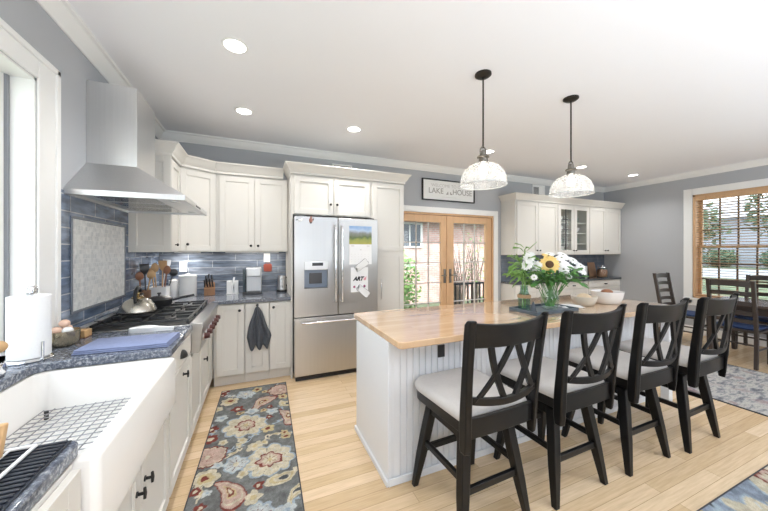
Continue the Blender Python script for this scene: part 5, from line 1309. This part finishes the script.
def can(label, x, y, power):
    t = thing('recessed_light', label, 'ceiling light', (x, y, ZC), 0, 'recessed ceiling lights')
    MB().lathe([(0.066, -0.001), (0.067, -0.006), (0.080, -0.004), (0.082, -0.0005), (0.066, -0.001)], (0, 0, 0), 28, None, False).build('trim_ring', 'trim', t, smooth=50)
    MB().lathe([(0.067, -0.0005), (0.067, -0.004), (0.001, -0.0045)], (0, 0, 0), 24).build('lens', 'can_on', t)
    d = bpy.data.lights.new('recessed_lamp', 'AREA'); d.shape = 'DISK'; d.size = 0.10; d.energy = power; d.color = (1, 0.985, 0.965); d.spread = R(125)
    l = bpy.data.objects.new('recessed_lamp', d); COL.objects.link(l); l.parent = t; l.location = (0, 0, -0.012)
for lab, x, y in (('recessed ceiling light nearest the range hood', -0.137, 2.23), ('recessed ceiling light above the corner counter', -0.12, 3.237), ('recessed ceiling light in front of the refrigerator', 1.0, 3.235),
                  ('recessed ceiling light beside the rod of the first pendant', 2.93, 3.24), ('recessed ceiling light in front of the glass cabinet', 4.864, 3.25), ('recessed ceiling light nearest the dining room corner', 6.239, 3.235)):
    can(lab, x, y, CAN_W)
for lab, x, y in (('added unseen recessed fill light above the near sink counter', -0.13, 0.2), ('added unseen recessed fill light behind the camera on the kitchen side', 1.4, -0.9), ('added unseen recessed fill light behind the stools', 3.0, -0.3), ('added unseen recessed fill light near the front dining wall', 5.4, -0.6)):  # extra lamps out of view, added to even out the room light
    can(lab, x, y, CAN_W*1.2)
# under-cabinet strips
def strip(label, p0, p1, rot, power):
    t = thing('undercabinet_light', label, 'light', ((p0[0]+p1[0])/2, (p0[1]+p1[1])/2, UB-0.012))
    o = t.location[:]
    MB(o).box(min(p0[0], p1[0]), max(p0[0], p1[0]), min(p0[1], p1[1]), max(p0[1], p1[1]), UB-0.011, UB-0.0005).build('housing', 'white', t, bevel=0.002)
    d = bpy.data.lights.new('strip_lamp', 'AREA'); d.shape = 'RECTANGLE'; d.size = max(abs(p1[0]-p0[0]), 0.03); d.size_y = max(abs(p1[1]-p0[1]), 0.03); d.energy = power; d.color = (1, 0.94, 0.85)
    l = bpy.data.objects.new('strip_lamp', d); COL.objects.link(l); l.parent = t; l.location = (0, 0, -0.003)
strip('slim light bar under the two-door wall cabinet', (-0.35, 4.02), (0.25, 4.06), 0, 1.6)
strip('slim light bar under the diagonal corner cabinet', (-0.85, 3.98), (-0.60, 4.02), 0, 3.6)

# ------------------------------------------------------------------ rugs
def rug(name, label, cx, cy, w, l, rz, seed, bg, res=0.005, th=0.008, scale=1.0):
    rng = np.random.RandomState(seed)
    nx, ny = int(w/res), int(l/res)
    X, Y = np.meshgrid(np.linspace(-w/2, w/2, nx), np.linspace(-l/2, l/2, ny), indexing='ij')
    C = np.zeros((nx, ny, 3)); C[:] = bg
    vx = rng.rand(nx//8+2, ny//8+2); n = np.kron(vx, np.ones((8, 8)))[:nx, :ny]
    C *= (0.86+0.3*n)[..., None]
    def smooth(cell):
        cx_, cy_ = int(w/cell)+3, int(l/cell)+3; g = rng.rand(cx_, cy_)*2-1
        u = (X+w/2)/cell; v = (Y+l/2)/cell; i = np.floor(u).astype(int); j = np.floor(v).astype(int); fu, fv = u-i, v-j
        fu = fu*fu*(3-2*fu); fv = fv*fv*(3-2*fv)
        return g[i, j]*(1-fu)*(1-fv)+g[i+1, j]*fu*(1-fv)+g[i, j+1]*(1-fu)*fv+g[i+1, j+1]*fu*fv
    cream = (0.50, 0.45, 0.34); blue = (0.30, 0.36, 0.41); rust = (0.17, 0.045, 0.035); gold = (0.45, 0.37, 0.21); pink = (0.43, 0.31, 0.26); dk = (0.075, 0.08, 0.085); pale = (0.42, 0.45, 0.45)
    C *= (1+0.22*smooth(0.05*scale)+0.12*smooth(0.02*scale))[..., None]
    X0, Y0 = X, Y
    X = X0 + 0.012*scale*smooth(0.055*scale) + 0.005*scale*smooth(0.022*scale); Y = Y0 + 0.012*scale*smooth(0.055*scale) + 0.005*scale*smooth(0.022*scale)
    def put(mask, col): C[mask] = col
    def bloom(x, y, r, cols, npet, rot):
        dx, dy = X-x, Y-y; rr = np.hypot(dx, dy); th_ = np.arctan2(dy, dx)+rot
        for k, (f, col, amp) in enumerate(cols):
            put(rr < r*f*(1+amp*np.abs(np.cos(npet*th_/2))-amp*0.5), col)
    def petals(x, y, r, r0, col, npet, rot, wd):
        dx, dy = X-x, Y-y; rr = np.hypot(dx, dy); th_ = np.arctan2(dy, dx)+rot
        put((rr > r0) & (rr < r) & (np.abs(np.sin(npet*th_/2))*rr < wd), col)
    def paisley(x, y, L, ang, cols):
        ca, sa = math.cos(ang), math.sin(ang); u = (X-x)*ca+(Y-y)*sa; v = -(X-x)*sa+(Y-y)*ca
        for f, col in cols:
            uu = u/(L*f); vv = (v/(L*f)) - 0.25*uu*uu
            put((np.abs(uu) < 1) & (np.abs(vv) < 0.40*np.sqrt(np.clip(1-uu*uu, 0, 1))*(1-0.55*uu)), col)
    def vine(x, y, a, L, col):
        t = np.linspace(0, 1, 60); px_ = x+L*t*math.cos(a)+0.05*np.sin(t*5)*math.sin(a); py_ = y+L*t*math.sin(a)-0.05*np.sin(t*5)*math.cos(a)
        d = np.full(X.shape, 9.0)
        for q, s_ in zip(px_, py_): d = np.minimum(d, np.hypot(X-q, Y-s_))
        put(d < 0.007*scale, col)
        for k in range(5): paisley(px_[10+k*10], py_[10+k*10], 0.034*scale, a+(0.9 if k % 2 else -0.9), [(1, col), (0.5, dk if k % 2 else gold)])
    for k in range(int(w*l*15/scale)): vine(rng.uniform(-w/2, w/2), rng.uniform(-l/2, l/2), rng.uniform(0, 6.3), 0.32*scale, [cream, pale, blue][k % 3])
    pts = []
    for sz, cnt in ((0.135, 5), (0.10, 8), (0.07, 12), (0.045, 20), (0.028, 26)):
        want = len(pts)+max(1, int(w*l*cnt/1.44/scale**2)); tries = 0
        while tries < 1500 and len(pts) < want:
            x, y = rng.uniform(-w/2, w/2), rng.uniform(-l/2, l/2); r = sz*scale; tries += 1
            if all((x-a_)**2+(y-b_)**2 > (0.98*(r+c_))**2 for a_, b_, c_ in pts): pts.append((x, y, r))
    for k, (x, y, r) in enumerate(pts):
        rot = rng.uniform(0, 6); q = r/scale
        if q > 0.12:
            bloom(x, y, r, [(1.12, blue, 0.22), (1.02, cream, 0.24)], 9, rot); petals(x, y, r*0.95, r*0.5, gold if k % 2 else pale, 9, rot, 0.010*scale); petals(x, y, r*1.0, r*0.4, dk, 9, rot+PI/9, 0.0028*scale)
            bloom(x, y, r, [(0.52, rust, 0.25), (0.44, pink, 0.22), (0.34, cream, 0.3)], 7, rot); petals(x, y, r*0.36, r*0.1, rust, 7, rot, 0.006*scale); bloom(x, y, r, [(0.13, gold, 0)], 3, 0)
        elif q > 0.085:
            if k % 2: paisley(x, y, r*1.45, rot, [(1.0, rust), (0.88, pink), (0.74, cream), (0.66, pink), (0.42, gold), (0.30, rust), (0.16, cream)])
            else:
                bloom(x, y, r, [(1.08, rust, 0.12), (0.97, cream, 0.10), (0.90, pink, 0.08)], 14, rot); petals(x, y, r*0.82, r*0.5, cream, 16, rot, 0.006*scale); petals(x, y, r*0.5, r*0.2, rust, 9, rot, 0.006*scale); bloom(x, y, r, [(0.2, cream, 0.1)], 5, rot)
        elif q > 0.06:
            if k % 3 == 0: bloom(x, y, r, [(1.1, dk, 0.3), (1.0, cream, 0.3), (0.6, gold, 0.2), (0.3, rust, 0)], 6, rot)
            elif k % 3 == 1: paisley(x, y, r*1.45, rot, [(1.0, cream), (0.72, gold), (0.5, cream), (0.3, dk)])
            else: bloom(x, y, r, [(1.1, blue, 0.2), (0.95, pale, 0.2)], 8, rot); petals(x, y, r*0.9, r*0.3, rust, 8, rot, 0.005*scale); bloom(x, y, r, [(0.3, cream, 0.1)], 5, rot)
        else:
            bloom(x, y, r, [(1.0, [cream, rust, pale, gold][k % 4], 0.35), (0.42, [gold, cream, blue, rust][k % 4], 0.1)], 5, rot)
    X, Y = X0, Y0
    C *= (1+0.16*smooth(0.018*scale)+0.10*smooth(0.04*scale))[..., None]
    noise_ = rng.uniform(0.84, 1.12, size=(nx, ny, 1)); C *= noise_
    t = thing(name, label, 'rug', (cx, cy, 0.0005), rz)
    me = bpy.data.meshes.new('pile')
    idx = np.arange(nx*ny).reshape(nx, ny)
    co = np.stack([X, Y, np.full_like(X, th)], -1).reshape(-1, 3)
    F = np.stack([idx[:-1, :-1], idx[1:, :-1], idx[1:, 1:], idx[:-1, 1:]], -1).reshape(-1, 4)
    me.from_pydata(co.tolist(), [], F.tolist())
    ca = me.color_attributes.new('Col', 'FLOAT_COLOR', 'POINT')
    ca.data.foreach_set('color', np.concatenate([C.reshape(-1, 3), np.ones((nx*ny, 1))], 1).astype(np.float32).ravel())
    me.materials.append(M['rug'])
    ob = bpy.data.objects.new('pile', me); COL.objects.link(ob); ob.parent = t
    MB().box(-w/2, w/2, -l/2, l/2, 0, th-0.001).build('backing', 'rug_edge', t)
    mb = MB(); b = 0.007
    mb.box(-w/2-b, -w/2, -l/2-b, l/2+b, 0, th+0.001).box(w/2, w/2+b, -l/2-b, l/2+b, 0, th+0.001).box(-w/2, w/2, -l/2-b, -l/2, 0, th+0.001).box(-w/2, w/2, l/2, l/2+b, 0, th+0.001)
    mb.build('binding', 'rug_edge', t)
    return t
rug('runner_rug', 'grey floral runner rug in front of the sink run', -0.055, 2.23, 0.605, 2.38, R(-1.6), 5, (0.145, 0.15, 0.148), scale=1.05)
rug('area_rug', 'blue-grey floral rug at the bottom corner in front of the stools', 3.30, -0.16, 2.6, 2.0, 0, 12, (0.20, 0.235, 0.285), res=0.012, scale=1.5)
t = thing('dining_rug', 'mottled grey and cream rug between the stools and dining table', 'rug', (4.75, 0.75, 0.0005))
MB().box(-0.69, 0.69, -1.25, 1.22, 0, 0.009).build('pile', 'rug_grey', t, bevel=0.003)
for q in (-0.70, 0.69): MB().box(q, q+0.01, -1.25, 1.22, 0, 0.0095).build('binding', 'rug_edge', t)

# ------------------------------------------------------------------ dining set
t = thing('dining_table', 'dark polished wooden dining table by the window', 'table', (6.12, 1.3, 0))
MB().prism(round_poly(-0.42, 0.42, -0.85, 0.85, 0.05), 0.715, 0.75).build('tabletop', 'tablewood', t, bevel=0.005)
MB().box(-0.36, 0.36, -0.78, -0.76, 0.62, 0.715).box(-0.36, 0.36, 0.76, 0.78, 0.62, 0.715).box(-0.36, -0.34, -0.76, 0.76, 0.62, 0.715).box(0.34, 0.36, -0.76, 0.76, 0.62, 0.715).build('apron', 'darkwood', t)
for sx in (-1, 1):
    for sy_ in (-1, 1):
        MB().sweep([(sx*0.335, sy_*0.755, 0.714), (sx*0.335, sy_*0.755, 0.5), (sx*0.335, sy_*0.755, 0.0)], [(0.038, 0, 0), (0.034, 0, 0), (0.024, 0, 0)], [(0, 0.038, 0), (0, 0.034, 0), (0, 0.024, 0)]).build('leg', 'darkwood', t, bevel=0.004)
def make_chair(label, loc, rz):
    """front toward local +y"""
    t = thing('dining_chair', label, 'chair', loc, rz, 'ladder-back chairs at the dining table')
    MB().box(-0.21, 0.21, -0.20, 0.22, 0.425, 0.455).build('seat', 'darkwood', t, bevel=0.006)
    MB().prism(round_poly(-0.19, 0.19, -0.165, 0.20, 0.03), 0.4555, 0.49).build('cushion', 'navy', t, bevel=0.012, seg=3)
    yb = lambda z: -0.205-0.095*max(0, (z-0.45)/0.62)
    for sx in (-1, 1):
        zs_ = [0.0, 0.2, 0.45, 0.7, 0.9, 1.07]
        MB().sweep([(sx*0.195, yb(z)-0.04*max(0, (0.3-z)), z) for z in zs_], (0.017, 0, 0), (0, 0.022, 0)).build('back_post', 'darkwood', t, bevel=0.004)
        MB().sweep([(sx*0.185, 0.195, 0.425), (sx*0.185, 0.195, 0.0)], [(0.020, 0, 0), (0.015, 0, 0)], [(0, 0.020, 0), (0, 0.015, 0)]).build('leg', 'darkwood', t, bevel=0.003)
    for z, h in ((1.02, 0.035), (0.90, 0.026), (0.78, 0.026), (0.66, 0.026), (0.56, 0.024)):
        pts = [(-0.185+0.37*i/8, yb(z)-0.022*(1-((i-4)/4)**2), z+0.010*(1-((i-4)/4)**2)) for i in range(9)]
        MB().sweep(pts, (0, 0.008, 0), (0, 0, h)).build('ladder_slat', 'darkwood', t, bevel=0.003)
    for z, a, b in ((0.22, (-0.19, -0.2), (-0.19, 0.195)), (0.22, (0.19, -0.2), (0.19, 0.195)), (0.30, (-0.185, 0.195), (0.185, 0.195)), (0.28, (-0.19, -0.205), (0.19, -0.205))):
        MB().cyl((a[0], a[1], z), (b[0], b[1], z), 0.011, seg=8).build('stretcher', 'darkwood', t, smooth=50)
    return t
ch = make_chair('dark ladder-back dining chair with its back toward the island stools', (5.74, 1.775, 0), R(-90))
dup(ch, (6.13, 2.475, 0), R(180), 'dark ladder-back dining chair at the end of the table by the grey wall')
dup(ch, (6.60, 1.86, 0), R(90), 'dark ladder-back dining chair on the window side of the table')

# ------------------------------------------------------------------ outside
structure(MB().box(-30, 60, -30, 60, -0.75, -0.55).build('ground', 'lawn'), 'lawn outside')
t = structure(MB().box(XL, 7.5, YB+0.2, 6.2, -0.2, -0.06).build('terrace', 'deck'), 'wooden deck outside the french doors')
o = (4.0, 10.0, -0.55)
bh = thing('brick_house', 'pink brick house seen through the french doors', 'building', o)
MB(o).box(-4, 16, 10.0, 16, -0.55, 2.62).build('wall', 'brick', bh)
mb = MB(o); mb.prism([(9.4, 2.60), (16.6, 2.60), (13.0, 5.2)], -4.5, 16.5, 'x'); mb.build('roof', 'roofing', bh)
MB(o).box(-4.5, 16.5, 9.38, 9.44, 2.50, 2.68).build('gutter', 'roofing', bh)
for x in (5.25, 10.2, 13.6):
    wn_ = MB(o).box(x-0.55, x+0.55, 9.95, 10.0, 1.55, 2.5).build('window', 'trim', bh)
    MB(o).box(x-0.45, x-0.03, 9.94, 9.95, 1.62, 2.43).box(x+0.03, x+0.45, 9.94, 9.95, 1.62, 2.43).build('pane', 'darkglass', wn_)
def foliage(name, label, cat, c, rx, ry, rz_, n, leaf, mat, group, trunk=0.0, tr=0.03, bare=0):
    t = thing(name, label, cat, (c[0], c[1], c[2]-rz_-trunk), 0, group); o = t.location[:]
    mb = MB(o)
    for i in range(n):
        v = Vector((random.gauss(0, 1), random.gauss(0, 1), random.gauss(0, 1))).normalized()*(random.random()**0.45)
        p = Vector((c[0]+v.x*rx, c[1]+v.y*ry, c[2]+v.z*rz_))
        a = Vector((random.uniform(-1, 1), random.uniform(-1, 1), random.uniform(-0.6, 0.6))).normalized(); b = a.orthogonal().normalized()
        s = leaf*random.uniform(0.6, 1.3)
        mb.face([p-a*s, p+b*s*0.5, p+a*s, p-b*s*0.5])
    if n: mb.build('crown', mat, t)
    else: mb.bm.free()
    mb = MB(o)
    z0 = c[2]-rz_-trunk
    if bare:
        for i in range(bare):
            a = random.uniform(0, 2*PI); r0 = random.uniform(0.2, 1)
            q = Vector((c[0]+rx*r0*math.cos(a), c[1]+ry*r0*math.sin(a), c[2]+rz_*random.uniform(0.2, 1)))
            mid = Vector((c[0]+rx*0.35*r0*math.cos(a+0.4), c[1]+ry*0.35*math.sin(a+0.4), z0+(q.z-z0)*0.55))
            mb.tube([(c[0]+0.05*math.cos(a), c[1]+0.05*math.sin(a), z0), mid, q], [tr, tr*0.6, tr*0.2], 5)
    else: mb.tube([(c[0], c[1], z0), (c[0]+0.02, c[1], c[2]), (c[0], c[1]+0.02, c[2]+rz_*0.6)], [tr, tr*0.8, tr*0.3], 7)
    mb.build('branches' if bare else 'trunk', 'bark', t)
foliage('shrub', 'bright green shrub outside the left french door', 'shrub', (3.1, 6.75, 0.5), 0.75, 0.45, 1.05, 1500, 0.07, 'bush', None, 0.0, 0.03)
foliage('shrub', 'bare branched shrub outside the right french door', 'shrub', (5.4, 7.2, 0.6), 0.8, 0.4, 1.15, 40, 0.04, 'darkbush', None, 0.0, 0.014, 60)
foliage('shrub', 'thin leafy shrub beyond the edge of the right french door', 'shrub', (7.0, 8.4, 0.9), 0.7, 0.5, 1.45, 160, 0.05, 'bush', None, 0.0, 0.02, 14)
# deck railing
t = thing('deck_railing', 'dark deck railing outside the right french door', 'railing', (5.0, 5.9, -0.06)); o = t.location[:]
MB(o).box(4.15, 7.4, 5.87, 5.93, 0.62, 0.67).build('top_rail', 'black', t, bevel=0.005)
MB(o).box(4.15, 7.4, 5.88, 5.92, 0.02, 0.06).build('bottom_rail', 'black', t)
for i in range(27):
    x = 4.2+i*0.12; MB(o).box(x, x+0.03, 5.885, 5.915, 0.06, 0.62).build('baluster', 'black', t)
MB(o).box(4.1, 4.19, 5.855, 5.945, -0.06, 0.74).build('post', 'black', t)
# beyond the dining window
structure(MB().hexa([(8.5, -25, -0.6), (15.5, -25, -0.6), (15.5, 30, -0.6), (8.5, 30, -0.6), (8.5, -25, -0.5), (15.5, -25, 0.45), (15.5, 30, 0.45), (8.5, 30, -0.5)]).build('hill', 'lawn'), 'lawn rising to the street')
structure(MB().box(15.5, 23.5, -25, 30, -0.5, 0.46).build('road', 'asphalt'), 'pale street beyond the dining window')
structure(MB().box(23.5, 60, -25, 30, -0.5, 0.50).build('field', 'lawn'), 'lawn across the street')
o = (31, 11, 0.3)
nh = thing('neighbour_house', 'grey lap-sided house across the street beyond the dining window', 'building', o)
MB(o).box(26, 36, 4.0, 18, 0.3, 3.5).build('wall', 'siding', nh)
MB(o).prism([(25.4, 3.4), (36.6, 3.4), (31.0, 5.0)], 3.4, 18.6, 'y').build('roof', 'pale_roof', nh)
for y in (6.3, 11.5, 15.5):
    w_ = MB(o).box(25.94, 26.0, y-0.6, y+0.6, 1.4, 2.9).build('window', 'trim', nh); MB(o).box(25.92, 25.94, y-0.5, y+0.5, 1.5, 2.8).build('pane', 'darkglass', w_)
for i, (x, y, z, r, lab) in enumerate(((14.0, 5.25, 2.2, 0.95, 'dark leafy tree by the near edge of the dining window view'), (13.5, 3.45, 2.7, 0.95, 'slender tree toward the right of the dining window view'))):
    foliage('garden_tree', lab, 'tree', (x, y, z), r*0.7, r*0.7, r, 420, 0.10, 'darkbush', 'trees beyond the dining window', z-0.2-r, 0.05)
for i, (x, y, lab) in enumerate(((24.6, 10.6, 'rounded hedge bush at the left across the street'), (24.6, 8.4, 'rounded hedge bush in the middle across the street'), (24.6, 6.2, 'rounded hedge bush at the right across the street'))):
    foliage('hedge_bush', lab, 'bush', (x, y, 1.02), 0.75, 0.75, 0.52, 700, 0.13, 'darkbush', 'bushes across the street', 0.0, 0.05)
